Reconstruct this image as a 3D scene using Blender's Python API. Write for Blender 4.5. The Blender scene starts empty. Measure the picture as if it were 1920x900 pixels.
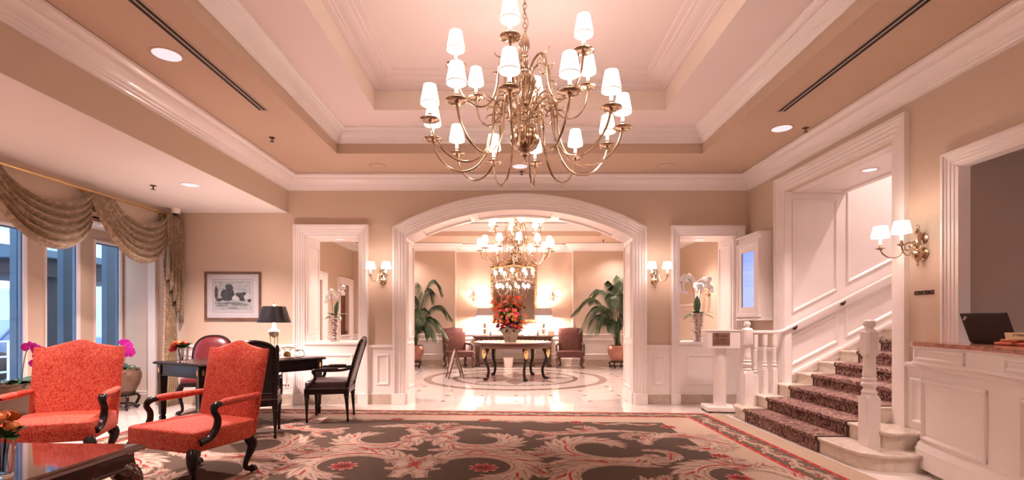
import bpy, bmesh, math, random
from mathutils import Vector, Matrix

# ---------------------------------------------------------------- camera, sky, exposure
SC = bpy.context.scene
COL = SC.collection
R = math.radians
cam_d = bpy.data.cameras.new('camera')
cam_d.sensor_width = 36.0
cam_d.lens = 930.0 / 1920.0 * 36.0
cam_d.shift_x = 3.0 / 1920.0
cam_d.shift_y = 152.0 / 1920.0
cam_d.clip_start = 0.05
cam = bpy.data.objects.new('camera', cam_d)
cam.location = (0.0, 0.0, 1.3)
cam.rotation_euler = (R(90), 0, 0)
COL.objects.link(cam)
SC.camera = cam

SC.view_settings.view_transform = 'Standard'
SC.view_settings.look = 'None'
SC.view_settings.gamma = 1.0
SC.view_settings.use_curve_mapping = False
SC.view_settings.exposure = 2.06
SC.cycles.use_denoising = True
SC.cycles.max_bounces = 7
SC.cycles.diffuse_bounces = 5
SC.cycles.glossy_bounces = 4
SC.cycles.transmission_bounces = 6
SC.cycles.transparent_max_bounces = 8
SC.cycles.caustics_reflective = False
SC.cycles.caustics_refractive = False
SC.cycles.sample_clamp_indirect = 6.0

W = bpy.data.worlds.new('overcast_sky')
SC.world = W
W.use_nodes = True
W.node_tree.nodes['Background'].inputs[0].default_value = (0.70, 0.84, 1.0, 1)
W.node_tree.nodes['Background'].inputs[1].default_value = 1.15

LAMP_COL = (1.0, 0.70, 0.65)      # warm pinkish tungsten of the room's own lamps
SHADE_E = 2.1                      # glow of the fabric lamp shades
BULB_W = 0.32                       # one chandelier bulb
SCONCE_W = 0.45
SPOT_W = 112.0                      # one recessed downlight
# ---------------------------------------------------------------- helpers
def lin(c):
    c = c / 255.0
    return c / 12.92 if c <= 0.04045 else ((c + 0.055) / 1.055) ** 2.4

def rgb(r, g, b):
    return (lin(r), lin(g), lin(b), 1.0)

class MB:
    """collects geometry, then links it as one mesh object"""
    def __init__(self):
        self.v = []; self.f = []; self.m = []; self.mi = 0; self.M = None
    def add(self, pts):
        b = len(self.v)
        if self.M is not None:
            pts = [self.M @ Vector(p) for p in pts]
        self.v.extend([tuple(p) for p in pts])
        return b
    def face(self, idx):
        self.f.append(tuple(idx)); self.m.append(self.mi)
    def box(self, x0, x1, y0, y1, z0, z1):
        b = self.add([(x0,y0,z0),(x1,y0,z0),(x1,y1,z0),(x0,y1,z0),(x0,y0,z1),(x1,y0,z1),(x1,y1,z1),(x0,y1,z1)])
        for q in ((0,3,2,1),(4,5,6,7),(0,1,5,4),(1,2,6,5),(2,3,7,6),(3,0,4,7)):
            self.face([b+i for i in q])
    def quad(self, a, b_, c, d):
        b = self.add([a, b_, c, d]); self.face((b, b+1, b+2, b+3))
    def poly(self, pts):
        b = self.add(pts); self.face(range(b, b+len(pts)))
    def prism(self, poly, fn0, fn1):
        """poly: 2-D points, fn0/fn1 map (a,b) to 3-D for both ends"""
        n = len(poly)
        b = self.add([fn0(*p) for p in poly]); c = self.add([fn1(*p) for p in poly])
        self.face([b+i for i in reversed(range(n))]); self.face([c+i for i in range(n)])
        for i in range(n):
            j = (i+1) % n
            self.face((b+i, b+j, c+j, c+i))
    def loft(self, rings, caps=True, closed=False, wrap=True):
        n = len(rings[0]); bs = [self.add(r) for r in rings]
        k = len(rings)
        for a in range(k if closed else k-1):
            p, q = bs[a], bs[(a+1) % k]
            for i in range(n if wrap else n-1):
                j = (i+1) % n
                self.face((p+i, p+j, q+j, q+i))
        if caps and not closed:
            self.face([bs[0]+i for i in reversed(range(n))]); self.face([bs[-1]+i for i in range(n)])
    def lathe(self, prof, seg=20, c=(0,0,0), axis='z', sx=1.0, sy=1.0):
        rings = []
        for r, z in prof:
            r = max(r, 1e-4); ring = []
            for i in range(seg):
                a = 2*math.pi*i/seg
                x, y = r*math.cos(a)*sx, r*math.sin(a)*sy
                if axis == 'z': p = (c[0]+x, c[1]+y, c[2]+z)
                elif axis == 'x': p = (c[0]+z, c[1]+x, c[2]+y)
                else: p = (c[0]+x, c[1]-z, c[2]+y)
                ring.append(p)
            rings.append(ring)
        hollow = prof[0][0] > 2e-3 and prof[-1][0] > 2e-3      # open at both ends: a ring-shaped section
        self.loft(rings, closed=hollow)
    def tube(self, pts, r, seg=8, closed=False, flat=1.0):
        pts = [Vector(p) for p in pts]; n = len(pts)
        rr = r if isinstance(r, (list, tuple)) else [r]*n
        rings = []; prev = None
        for i in range(n):
            if closed: t = pts[(i+1) % n] - pts[i-1]
            else: t = pts[min(i+1, n-1)] - pts[max(i-1, 0)]
            if t.length < 1e-9: t = Vector((0,0,1))
            t.normalize()
            if prev is None:
                ref = Vector((0,0,1)) if abs(t.z) < 0.95 else Vector((1,0,0))
                u = t.cross(ref).normalized()
            else:
                u = prev - t*prev.dot(t)
                u = u.normalized() if u.length > 1e-6 else t.cross(Vector((0,1,0))).normalized()
            prev = u; w = t.cross(u)
            rings.append([pts[i] + u*(rr[i]*math.cos(2*math.pi*k/seg)) + w*(rr[i]*flat*math.sin(2*math.pi*k/seg)) for k in range(seg)])
        self.loft(rings, closed=closed)
    def sweep(self, path, prof, n, closed=False):
        """profile (o,u): o sideways (n x t), u along n; mitred at the corners"""
        n = Vector(n).normalized(); P = [Vector(p) for p in path]; k = len(P); rings = []
        for i in range(k):
            ts = []
            if closed or i > 0: ts.append((P[i]-P[i-1]).normalized())
            if closed or i < k-1: ts.append((P[(i+1) % k]-P[i]).normalized())
            ss = [n.cross(t) for t in ts]
            if len(ss) == 2:
                s = ss[0]+ss[1]; s = s / max(0.15, 1.0 + ss[0].dot(ss[1]))
            else: s = ss[0]
            rings.append([P[i] + s*o + n*u for o, u in prof])
        self.loft(rings, closed=closed)
    def superell(self, c, s, e=0.3, nu=20, nv=12, warp=None):
        def pw(x, p): return math.copysign(abs(x)**p, x)
        rings = []
        for j in range(nv+1):
            ph = -math.pi/2 + math.pi*j/nv; ring = []
            for i in range(nu):
                th = 2*math.pi*i/nu
                x = s[0]*pw(math.cos(ph), e)*pw(math.cos(th), e)
                y = s[1]*pw(math.cos(ph), e)*pw(math.sin(th), e)
                z = s[2]*pw(math.sin(ph), e)
                if warp: x, y, z = warp(x, y, z)
                ring.append((c[0]+x, c[1]+y, c[2]+z))
            rings.append(ring)
        self.loft(rings)
    def ball(self, c, r, nu=12, nv=8, sz=1.0, sx=1.0, sy=1.0):
        self.superell(c, (r*sx, r*sy, r*sz), 1.0, nu, nv)
    def grid(self, fn, nu, nv):
        b = self.add([fn(i/nu, j/nv) for j in range(nv+1) for i in range(nu+1)])
        for j in range(nv):
            for i in range(nu):
                a = b + j*(nu+1) + i
                self.face((a, a+1, a+nu+2, a+nu+1))
    def build(self, name, mats, parent=None, smooth=35, bevel=0.0, label=None, loc=None):
        me = bpy.data.meshes.new(name)
        me.from_pydata(self.v, [], self.f)
        if not isinstance(mats, (list, tuple)): mats = [mats]
        for m in mats: me.materials.append(m)
        if any(self.m): me.polygons.foreach_set('material_index', self.m)
        bm = bmesh.new(); bm.from_mesh(me)
        bmesh.ops.recalc_face_normals(bm, faces=bm.faces[:]); bm.to_mesh(me); bm.free()
        if smooth:
            me.polygons.foreach_set('use_smooth', [True]*len(me.polygons))
            me.set_sharp_from_angle(angle=R(smooth))
        o = bpy.data.objects.new(name, me); COL.objects.link(o)
        if bevel:
            b = o.modifiers.new('edge', 'BEVEL'); b.width = bevel; b.segments = 2; b.limit_method = 'ANGLE'; b.angle_limit = R(40)
            b.harden_normals = False
        if parent: o.parent = parent
        if label: o['label'] = label
        if loc: o.location = loc
        return o

def tag(o, label, cat, group=None, kind=None):
    o['label'] = label; o['category'] = cat
    if group: o['group'] = group
    if kind: o['kind'] = kind
    return o
def struct(o, label=None, cat=None):
    o['kind'] = 'structure'
    if label: o['label'] = label
    if cat: o['category'] = cat
    return o
def empty(name, label, cat, loc=(0,0,0), rz=0.0, group=None, kind=None):
    o = bpy.data.objects.new(name, None); COL.objects.link(o)
    o.location = loc; o.rotation_euler = (0, 0, rz); o.empty_display_size = 0.1
    return tag(o, label, cat, group, kind)
def copy_tree(o, parent=None):
    c = o.copy(); COL.objects.link(c)
    if parent: c.parent = parent
    for ch in list(o.children): copy_tree(ch, c)
    return c
def put(o, loc, rz=None, label=None, group=None):
    o.location = loc
    if rz is not None: o.rotation_euler = (0, 0, rz)
    if label: o['label'] = label
    if group: o['group'] = group
    return o
def lamp(name, kind, loc, power, parent=None, size=0.05, color=None, rot=None, spot=None, blend=0.6):
    d = bpy.data.lights.new(name, kind); d.energy = power; d.color = color or LAMP_COL
    if kind == 'AREA': d.shape = 'DISK'; d.size = size
    else: d.shadow_soft_size = size
    if spot: d.spot_size = R(spot); d.spot_blend = blend
    o = bpy.data.objects.new(name, d); COL.objects.link(o); o.location = loc
    if rot: o.rotation_euler = rot
    if parent: o.parent = parent
    return o
def text_mesh(name, txt, size, mat, parent=None, depth=0.002, loc=(0,0,0), rot=(0,0,0), align='CENTER', sx=1.0, label=None):
    cu = bpy.data.curves.new(name, 'FONT'); cu.body = txt; cu.size = size; cu.extrude = depth
    cu.align_x = align; cu.align_y = 'CENTER'; cu.resolution_u = 3
    t = bpy.data.objects.new('tmp_text', cu); COL.objects.link(t)
    dg = bpy.context.evaluated_depsgraph_get()
    me = bpy.data.meshes.new_from_object(t.evaluated_get(dg)); me.name = name
    bpy.data.objects.remove(t)
    me.materials.clear(); me.materials.append(mat)
    o = bpy.data.objects.new(name, me); COL.objects.link(o)
    o.location = loc; o.rotation_euler = rot; o.scale = (sx, 1, 1)
    if parent: o.parent = parent
    if label: o['label'] = label
    return o

# ---------------------------------------------------------------- materials
def mat(name, col, rough=0.5, metal=0.0, spec=0.5, coat=0.0, emit=None, estr=0.0, trans=0.0, ior=1.45, sheen=0.0, alpha=1.0):
    m = bpy.data.materials.new(name); m.use_nodes = True
    b = m.node_tree.nodes['Principled BSDF']; i = b.inputs
    i['Base Color'].default_value = col; i['Roughness'].default_value = rough; i['Metallic'].default_value = metal
    i['Specular IOR Level'].default_value = spec; i['Coat Weight'].default_value = coat; i['Coat Roughness'].default_value = 0.05
    i['Transmission Weight'].default_value = trans; i['IOR'].default_value = ior; i['Sheen Weight'].default_value = sheen
    i['Alpha'].default_value = alpha
    if emit: i['Emission Color'].default_value = emit; i['Emission Strength'].default_value = estr
    return m
def nodes(m): return m.node_tree.nodes, m.node_tree.links, m.node_tree.nodes['Principled BSDF']
def noise(m, scale, detail=4, rough=0.55, dist=0.0, coord='Object', stretch=None):
    N, L, b = nodes(m)
    tc = N.new('ShaderNodeTexCoord'); n = N.new('ShaderNodeTexNoise')
    n.inputs['Scale'].default_value = scale; n.inputs['Detail'].default_value = detail
    n.inputs['Roughness'].default_value = rough; n.inputs['Distortion'].default_value = dist
    if stretch:
        mp = N.new('ShaderNodeMapping'); mp.inputs['Scale'].default_value = stretch
        L.new(tc.outputs[coord], mp.inputs['Vector']); L.new(mp.outputs['Vector'], n.inputs['Vector'])
    else: L.new(tc.outputs[coord], n.inputs['Vector'])
    return n
def ramp(m, src, stops, interp='LINEAR'):
    N, L, b = nodes(m); r = N.new('ShaderNodeValToRGB'); r.color_ramp.interpolation = interp
    e = r.color_ramp.elements
    while len(e) < len(stops): e.new(0.5)
    for el, (p, c) in zip(e, stops): el.position = p; el.color = c
    L.new(src, r.inputs['Fac']); return r
def bump(m, src, strength=0.2, dist=0.01):
    N, L, b = nodes(m); bp = N.new('ShaderNodeBump'); bp.inputs['Strength'].default_value = strength
    bp.inputs['Distance'].default_value = dist
    L.new(src, bp.inputs['Height']); L.new(bp.outputs['Normal'], b.inputs['Normal'])
def tint(m, c0, c1, scale, **k):
    n = noise(m, scale, **k); r = ramp(m, n.outputs['Fac'], [(0.3, c0), (0.7, c1)])
    m.node_tree.links.new(r.outputs['Color'], m.node_tree.nodes['Principled BSDF'].inputs['Base Color']); return n

WHITE = mat('white_paint', (0.80, 0.735, 0.70, 1), 0.32, coat=0.15)
tint(WHITE, (0.82, 0.765, 0.74, 1), (0.85, 0.795, 0.77, 1), 3.0)
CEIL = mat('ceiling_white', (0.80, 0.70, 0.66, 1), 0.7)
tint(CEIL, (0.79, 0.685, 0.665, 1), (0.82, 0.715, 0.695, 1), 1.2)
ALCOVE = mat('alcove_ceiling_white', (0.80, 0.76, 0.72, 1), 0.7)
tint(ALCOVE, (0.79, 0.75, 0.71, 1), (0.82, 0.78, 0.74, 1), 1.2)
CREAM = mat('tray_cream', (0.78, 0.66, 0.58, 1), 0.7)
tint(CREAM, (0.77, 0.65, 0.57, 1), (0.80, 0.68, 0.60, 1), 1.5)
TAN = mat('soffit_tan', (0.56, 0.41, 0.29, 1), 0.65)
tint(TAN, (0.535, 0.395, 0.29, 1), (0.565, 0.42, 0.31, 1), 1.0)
WALLC = mat('wall_vinyl_beige', (0.62, 0.47, 0.34, 1), 0.6)
_n = tint(WALLC, (0.60, 0.475, 0.37, 1), (0.64, 0.51, 0.40, 1), 6.0, stretch=(0.4, 0.4, 40))
bump(WALLC, _n.outputs['Fac'], 0.05, 0.002)
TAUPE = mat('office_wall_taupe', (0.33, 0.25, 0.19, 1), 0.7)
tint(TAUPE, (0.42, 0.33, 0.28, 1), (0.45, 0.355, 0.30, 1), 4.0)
STONE = mat('stone_baseboard', (0.5, 0.42, 0.34, 1), 0.25, coat=0.2)
tint(STONE, (0.44, 0.36, 0.29, 1), (0.60, 0.51, 0.43, 1), 6.0, detail=8, dist=1.2)
MARBLE = mat('polished_marble', (0.72, 0.64, 0.58, 1), 0.07, coat=0.3)
tint(MARBLE, (0.68, 0.61, 0.56, 1), (0.80, 0.74, 0.69, 1), 1.3, detail=9, rough=0.6, dist=1.6)
MARBLE_STEP = mat('cream_marble_step', (0.72, 0.63, 0.55, 1), 0.16)
tint(MARBLE_STEP, (0.55, 0.46, 0.37, 1), (0.76, 0.68, 0.60, 1), 5.0, detail=9, rough=0.65, dist=1.8)
INLAY_RED = mat('rose_marble', (0.44, 0.24, 0.21, 1), 0.08, coat=0.3); tint(INLAY_RED, (0.40, 0.20, 0.17, 1), (0.52, 0.30, 0.26, 1), 5.0, detail=8, dist=1.2)
INLAY_BRN = mat('brown_marble', (0.30, 0.22, 0.17, 1), 0.08, coat=0.3); tint(INLAY_BRN, (0.27, 0.19, 0.14, 1), (0.38, 0.29, 0.23, 1), 6.0, detail=8, dist=1.2)
BRASS = mat('antique_brass', (0.72, 0.54, 0.33, 1), 0.17, 1.0)
tint(BRASS, (0.48, 0.36, 0.25, 1), (0.74, 0.60, 0.45, 1), 14.0)
GOLD = mat('polished_gold', (0.85, 0.60, 0.26, 1), 0.2, 1.0)
tint(GOLD, (0.78, 0.54, 0.22, 1), (0.90, 0.66, 0.32, 1), 10.0)
GILT = mat('gilt_frame', (0.72, 0.50, 0.24, 1), 0.35, 0.9)
_n = tint(GILT, (0.34, 0.21, 0.10, 1), (0.66, 0.46, 0.26, 1), 30.0); bump(GILT, _n.outputs['Fac'], 0.4, 0.01)
SHADE = mat('lit_lamp_shade', (0.9, 0.82, 0.75, 1), 0.8, emit=(1.0, 0.86, 0.76, 1), estr=SHADE_E)
_n = noise(SHADE, 60, 2, stretch=(1, 1, 0.05)); bump(SHADE, _n.outputs['Fac'], 0.1, 0.002)
SHADE_TRIM = mat('shade_trim', (0.55, 0.42, 0.34, 1), 0.7, emit=(1.0, 0.72, 0.60, 1), estr=0.10); noise(SHADE_TRIM, 50)
CANDLE = mat('candle_sleeve', (0.9, 0.85, 0.78, 1), 0.5, emit=(1.0, 0.86, 0.72, 1), estr=1.2); noise(CANDLE, 40)
LENS = mat('downlight_reflector', (0.35, 0.33, 0.37, 1), 0.3, emit=(1.0, 0.87, 0.93, 1), estr=0.19); noise(LENS, 20)
DARKWOOD = mat('ebonised_wood', (0.010, 0.007, 0.007, 1), 0.22, spec=0.3, coat=0.0)
tint(DARKWOOD, (0.009, 0.006, 0.006, 1), (0.022, 0.012, 0.011, 1), 4.0, stretch=(1, 1, 12))
MAHOG = mat('mahogany', (0.09, 0.028, 0.018, 1), 0.14, coat=0.5)
_n = tint(MAHOG, (0.055, 0.015, 0.010, 1), (0.10, 0.030, 0.020, 1), 3.0, detail=6, stretch=(1, 1, 14), dist=0.6)
WALNUT = mat('dark_walnut_coffee', (0.045, 0.014, 0.012, 1), 0.06, coat=0.8)
tint(WALNUT, (0.035, 0.010, 0.008, 1), (0.07, 0.022, 0.018, 1), 3.0, detail=6, stretch=(1, 12, 1), dist=0.5)
CARVED = mat('carved_brown_wood', (0.10, 0.05, 0.035, 1), 0.4); tint(CARVED, (0.07, 0.033, 0.022, 1), (0.14, 0.075, 0.05, 1), 8.0)
LEATHER_RED = mat('oxblood_leather', (0.13, 0.016, 0.022, 1), 0.28, coat=0.2); _n = tint(LEATHER_RED, (0.10, 0.012, 0.018, 1), (0.16, 0.022, 0.028, 1), 20.0); bump(LEATHER_RED, _n.outputs['Fac'], 0.08, 0.003)
LEATHER_BLK = mat('aubergine_leather', (0.045, 0.026, 0.032, 1), 0.3, coat=0.2); _n = tint(LEATHER_BLK, (0.036, 0.02, 0.026, 1), (0.06, 0.036, 0.042, 1), 20.0); bump(LEATHER_BLK, _n.outputs['Fac'], 0.08, 0.003)
LEATHER_BRN = mat('russet_leather', (0.16, 0.055, 0.045, 1), 0.38); _n = tint(LEATHER_BRN, (0.075, 0.026, 0.021, 1), (0.125, 0.048, 0.039, 1), 10.0); bump(LEATHER_BRN, _n.outputs['Fac'], 0.08, 0.003)
BLACKFAB = mat('black_back_panel', (0.012, 0.009, 0.010, 1), 0.6); tint(BLACKFAB, (0.010, 0.007, 0.008, 1), (0.018, 0.013, 0.014, 1), 30.0)

def damask(name, dark, light, scale):
    m = mat(name, dark, 0.62, spec=0.3, sheen=0.05)
    n = noise(m, scale, 2.0, 0.5, 2.8, stretch=(1.0, 1.0, 0.8))
    r = ramp(m, n.outputs['Fac'], [(0.0, dark), (0.43, dark), (0.57, light), (1.0, light)])
    N, L, b = nodes(m); L.new(r.outputs['Color'], b.inputs['Base Color'])
    w = noise(m, 500, 2); bump(m, w.outputs['Fac'], 0.12, 0.001)
    return m
RED_FAB = damask('coral_damask', (0.37, 0.020, 0.015, 1), (0.56, 0.115, 0.062, 1), 42.0)
DRAPE = mat('bronze_silk_drape', (0.26, 0.185, 0.11, 1), 0.42, sheen=0.3)
def _drape():
    N, L, b = nodes(DRAPE)
    n = noise(DRAPE, 9.0, 3.0, 0.5, 2.0, stretch=(1.0, 1.0, 1.0))
    r = ramp(DRAPE, n.outputs['Fac'], [(0.35, (0.21, 0.145, 0.082, 1)), (0.5, (0.245, 0.172, 0.10, 1)), (0.60, (0.36, 0.27, 0.175, 1))])
    L.new(r.outputs['Color'], b.inputs['Base Color'])
_drape()
FRINGE = mat('tassel_fringe', (0.42, 0.27, 0.19, 1), 0.8); tint(FRINGE, (0.32, 0.18, 0.12, 1), (0.62, 0.48, 0.36, 1), 45.0)
GLASS = mat('window_glass', (0.95, 0.98, 1, 1), 0.0, trans=1.0, ior=1.0)
def _glass():
    N, L, b = nodes(GLASS)
    N.remove(b); out = N['Material Output']
    t = N.new('ShaderNodeBsdfTransparent'); g = N.new('ShaderNodeBsdfGlossy'); g.inputs['Roughness'].default_value = 0.02
    t.inputs[0].default_value = (0.94, 0.97, 1.0, 1)
    mx = N.new('ShaderNodeMixShader'); fr = N.new('ShaderNodeFresnel'); ge = N.new('ShaderNodeNewGeometry'); ma = N.new('ShaderNodeMath'); ma.operation = 'MULTIPLY_ADD'; ma.inputs[1].default_value = -0.584; ma.inputs[2].default_value = 1.35
    L.new(ge.outputs['Backfacing'], ma.inputs[0]); L.new(ma.outputs[0], fr.inputs['IOR'])
    L.new(fr.outputs[0], mx.inputs[0]); L.new(t.outputs[0], mx.inputs[1]); L.new(g.outputs[0], mx.inputs[2]); L.new(mx.outputs[0], out.inputs['Surface'])
_glass()
CRYSTAL = mat('cut_glass', (0.95, 0.96, 0.97, 1), 0.03, trans=1.0, ior=1.3); noise(CRYSTAL, 5)
MIRROR = mat('mirror_glass', (0.86, 0.84, 0.84, 1), 0.01, 1.0); noise(MIRROR, 3)
SASH = mat('blue_grey_sash', (0.10, 0.17, 0.30, 1), 0.4); tint(SASH, (0.09, 0.155, 0.28, 1), (0.115, 0.185, 0.32, 1), 8.0)
POT = mat('bronze_glaze_pot', (0.155, 0.09, 0.06, 1), 0.3); tint(POT, (0.13, 0.075, 0.05, 1), (0.18, 0.105, 0.072, 1), 4.0)
COPPERPOT = mat('copper_pot', (0.33, 0.155, 0.11, 1), 0.34, 0.3); tint(COPPERPOT, (0.28, 0.13, 0.09, 1), (0.38, 0.18, 0.13, 1), 5.0)
LEAF = mat('leaf_green', (0.03, 0.085, 0.022, 1), 0.35); tint(LEAF, (0.018, 0.06, 0.014, 1), (0.05, 0.13, 0.035, 1), 14.0)
PALM = mat('palm_green', (0.045, 0.085, 0.035, 1), 0.45); tint(PALM, (0.025, 0.06, 0.022, 1), (0.075, 0.125, 0.055, 1), 9.0)
STEM = mat('plant_stem', (0.10, 0.13, 0.05, 1), 0.5); tint(STEM, (0.07, 0.09, 0.03, 1), (0.14, 0.17, 0.07, 1), 20.0)
MOSS = mat('dark_moss', (0.03, 0.04, 0.016, 1), 0.9); tint(MOSS, (0.018, 0.025, 0.010, 1), (0.05, 0.065, 0.028, 1), 30.0)
def petal(name, c, k=0.75):
    m = mat(name, c, 0.5); d = (c[0]*k, c[1]*k, c[2]*k, 1); tint(m, d, c, 25.0); return m
MAGENTA = petal('magenta_petal', (0.52, 0.008, 0.32, 1)); WHITEP = petal('white_petal', (0.86, 0.80, 0.76, 1), 0.93)
CORAL = petal('coral_petal', (0.82, 0.17, 0.08, 1)); PEACH = petal('peach_petal', (0.85, 0.36, 0.16, 1)); CRIMSON = petal('crimson_petal', (0.45, 0.015, 0.04, 1))
PLUM = petal('plum_petal', (0.20, 0.02, 0.10, 1)); LIME = petal('lime_petal', (0.36, 0.42, 0.10, 1)); ORANGE = petal('orange_petal', (0.85, 0.20, 0.04, 1)); PINKP = petal('hot_pink_petal', (0.75, 0.06, 0.14, 1))
ORANGE_MARBLE = mat('rosso_marble_counter', (0.52, 0.20, 0.11, 1), 0.12, coat=0.3); tint(ORANGE_MARBLE, (0.28, 0.10, 0.06, 1), (0.52, 0.25, 0.17, 1), 9.0, detail=8, dist=1.2)
LAPTOP = mat('black_laptop_shell', (0.016, 0.008, 0.008, 1), 0.45); tint(LAPTOP, (0.013, 0.007, 0.007, 1), (0.02, 0.011, 0.011, 1), 30.0)
SILVER = mat('silver_mark', (0.5, 0.46, 0.46, 1), 0.35, 0.6); noise(SILVER, 30)
BRASSPLATE = mat('brass_plate', (0.62, 0.43, 0.24, 1), 0.4, 0.4); tint(BRASSPLATE, (0.56, 0.38, 0.21, 1), (0.66, 0.47, 0.27, 1), 30.0)
INK = mat('dark_lettering', (0.05, 0.022, 0.014, 1), 0.5); noise(INK, 30)
BRONZE_LET = mat('bronze_lettering', (0.10, 0.055, 0.035, 1), 0.4, 0.5); noise(BRONZE_LET, 30)
BOOK_OR = mat('orange_leather_binder', (0.62, 0.13, 0.055, 1), 0.45); tint(BOOK_OR, (0.36, 0.085, 0.05, 1), (0.46, 0.125, 0.075, 1), 15.0)
BLACKSHADE = mat('black_paper_shade', (0.014, 0.013, 0.018, 1), 0.3); tint(BLACKSHADE, (0.011, 0.010, 0.014, 1), (0.020, 0.018, 0.025, 1), 30.0)
GREYSHADE = mat('taupe_lamp_shade', (0.42, 0.30, 0.26, 1), 0.7, emit=(1.0, 0.66, 0.55, 1), estr=0.04); tint(GREYSHADE, (0.27, 0.20, 0.175, 1), (0.33, 0.25, 0.22, 1), 20.0)
GLOW = mat('lit_shade_lining', (0.9, 0.8, 0.7, 1), 0.7, emit=(1.0, 0.80, 0.60, 1), estr=4.0); noise(GLOW, 20)
IVORY = mat('ivory_plastic', (0.78, 0.70, 0.58, 1), 0.3); tint(IVORY, (0.74, 0.66, 0.54, 1), (0.82, 0.74, 0.62, 1), 8.0)
BLACKMETAL = mat('black_slot', (0.006, 0.004, 0.004, 1), 0.6); noise(BLACKMETAL, 10)
GREYMETAL = mat('grey_metal', (0.30, 0.26, 0.24, 1), 0.4, 0.6); noise(GREYMETAL, 10)
URN = mat('weathered_stone_urn', (0.50, 0.43, 0.37, 1), 0.8); _n = tint(URN, (0.34, 0.28, 0.23, 1), (0.60, 0.53, 0.47, 1), 9.0, detail=8, dist=1.0); bump(URN, _n.outputs['Fac'], 0.4, 0.01)
SILVERVASE = mat('hammered_silver_vase', (0.60, 0.52, 0.48, 1), 0.22, 0.9); _n = tint(SILVERVASE, (0.35, 0.25, 0.20, 1), (0.78, 0.70, 0.66, 1), 30.0); bump(SILVERVASE, _n.outputs['Fac'], 0.4, 0.01)
DOORWOOD = mat('red_brown_door', (0.14, 0.045, 0.028, 1), 0.4); tint(DOORWOOD, (0.11, 0.034, 0.02, 1), (0.18, 0.06, 0.038, 1), 4.0, stretch=(10, 10, 1))
# ---------------------------------------------------------------- the room shell
XL, XR, YB, YB2 = -3.49, 3.75, 7.80, 8.38      # beam, right wall, back wall front and rear face
XW, YR = -6.10, -2.6                            # window wall, rear wall
ZC, ZA = 3.57, 3.0                              # main soffit, alcove ceiling
CX = 0.123                                      # middle axis of the room
YF = 14.74                                      # far foyer wall

m = MB(); m.box(-6.4, 7.2, YR-0.2, 15.2, -0.2, 0.0)
floor = struct(m.build('floor', MARBLE, smooth=0), 'polished cream marble floor running from the lobby into the foyer', 'floor')

def frame_boxes(m, x0, x1, y0, y1, hx0, hx1, hy0, hy1, z0, z1):
    m.box(x0, hx0, y0, y1, z0, z1); m.box(hx1, x1, y0, y1, z0, z1)
    m.box(hx0, hx1, y0, hy0, z0, z1); m.box(hx0, hx1, hy1, y1, z0, z1)
CROWN = [(0,0),(0.018,0),(0.018,0.022),(0.03,0.03),(0.036,0.05),(0.05,0.058),(0.056,0.075),(0.082,0.088),(0.118,0.125),(0.128,0.142),(0.15,0.148),(0.156,0.166),(0.178,0.176),(0.196,0.19),(0.2,0.215),(0,0.215)]
def crown(name, x0, x1, y0, y1, z, so=1.0, su=1.0, mt=None, label=None):
    m = MB()
    m.sweep([(x0,y0,z),(x1,y0,z),(x1,y1,z),(x0,y1,z)], [(o*so, u*su) for o, u in CROWN], (0,0,1), closed=True)
    return struct(m.build(name, mt or WHITE, smooth=25), label, 'trim')

T1 = (-2.35, 2.60, 1.78, 6.72); T2 = (-1.665, 1.90, 2.43, 6.07)
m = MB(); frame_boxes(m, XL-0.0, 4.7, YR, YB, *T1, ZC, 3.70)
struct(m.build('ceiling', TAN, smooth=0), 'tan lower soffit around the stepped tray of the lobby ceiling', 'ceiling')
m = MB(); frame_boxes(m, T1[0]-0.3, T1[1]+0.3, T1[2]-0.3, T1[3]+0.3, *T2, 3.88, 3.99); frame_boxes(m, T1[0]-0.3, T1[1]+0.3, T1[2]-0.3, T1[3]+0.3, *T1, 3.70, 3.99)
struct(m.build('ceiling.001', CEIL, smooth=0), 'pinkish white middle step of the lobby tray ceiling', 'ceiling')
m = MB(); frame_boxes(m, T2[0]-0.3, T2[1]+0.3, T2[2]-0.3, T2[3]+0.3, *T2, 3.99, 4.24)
m.box(T2[0]-0.3, T2[1]+0.3, T2[2]-0.3, T2[3]+0.3, 4.24, 4.34)
struct(m.build('ceiling.002', CEIL, smooth=0), 'pale pink top panel of the lobby tray ceiling above the chandelier', 'ceiling')
m = MB(); frame_boxes(m, T2[0]-0.01, T2[1]+0.01, T2[2]-0.01, T2[3]+0.01, T2[0]+0.004, T2[1]-0.004, T2[2]+0.004, T2[3]-0.004, 3.881, 4.12)
struct(m.build('trim_1', CREAM, smooth=0), 'cream upright band of the top step of the tray', 'trim')
crown('trim_2', XL, XR, YR, YB, 3.35, label='large white crown moulding around the lobby walls')
crown('trim_3', *T1, 3.70, 0.8, 0.84, label='white crown moulding inside the first step of the tray')
crown('trim_4', *T2, 4.12, 1.5, 0.56, CEIL, label='pale crown moulding inside the top step of the tray')
# beam face + alcove ceiling
m = MB(); m.box(XL-0.12, XL, YR, YB, ZA, ZC)
struct(m.build('wall_beam', WALLC, smooth=0), 'beige dropped beam face between lobby and window alcove', 'wall')
m = MB(); m.box(XW-0.3, XL-0.12, YR, YB, ZA, ZA+0.1); m.box(XL-0.12, XL-0.001, YR, YB, ZA-0.002, ZA+0.001)
struct(m.build('ceiling.003', ALCOVE, smooth=0), 'low white ceiling of the window alcove on the left', 'ceiling')

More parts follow.
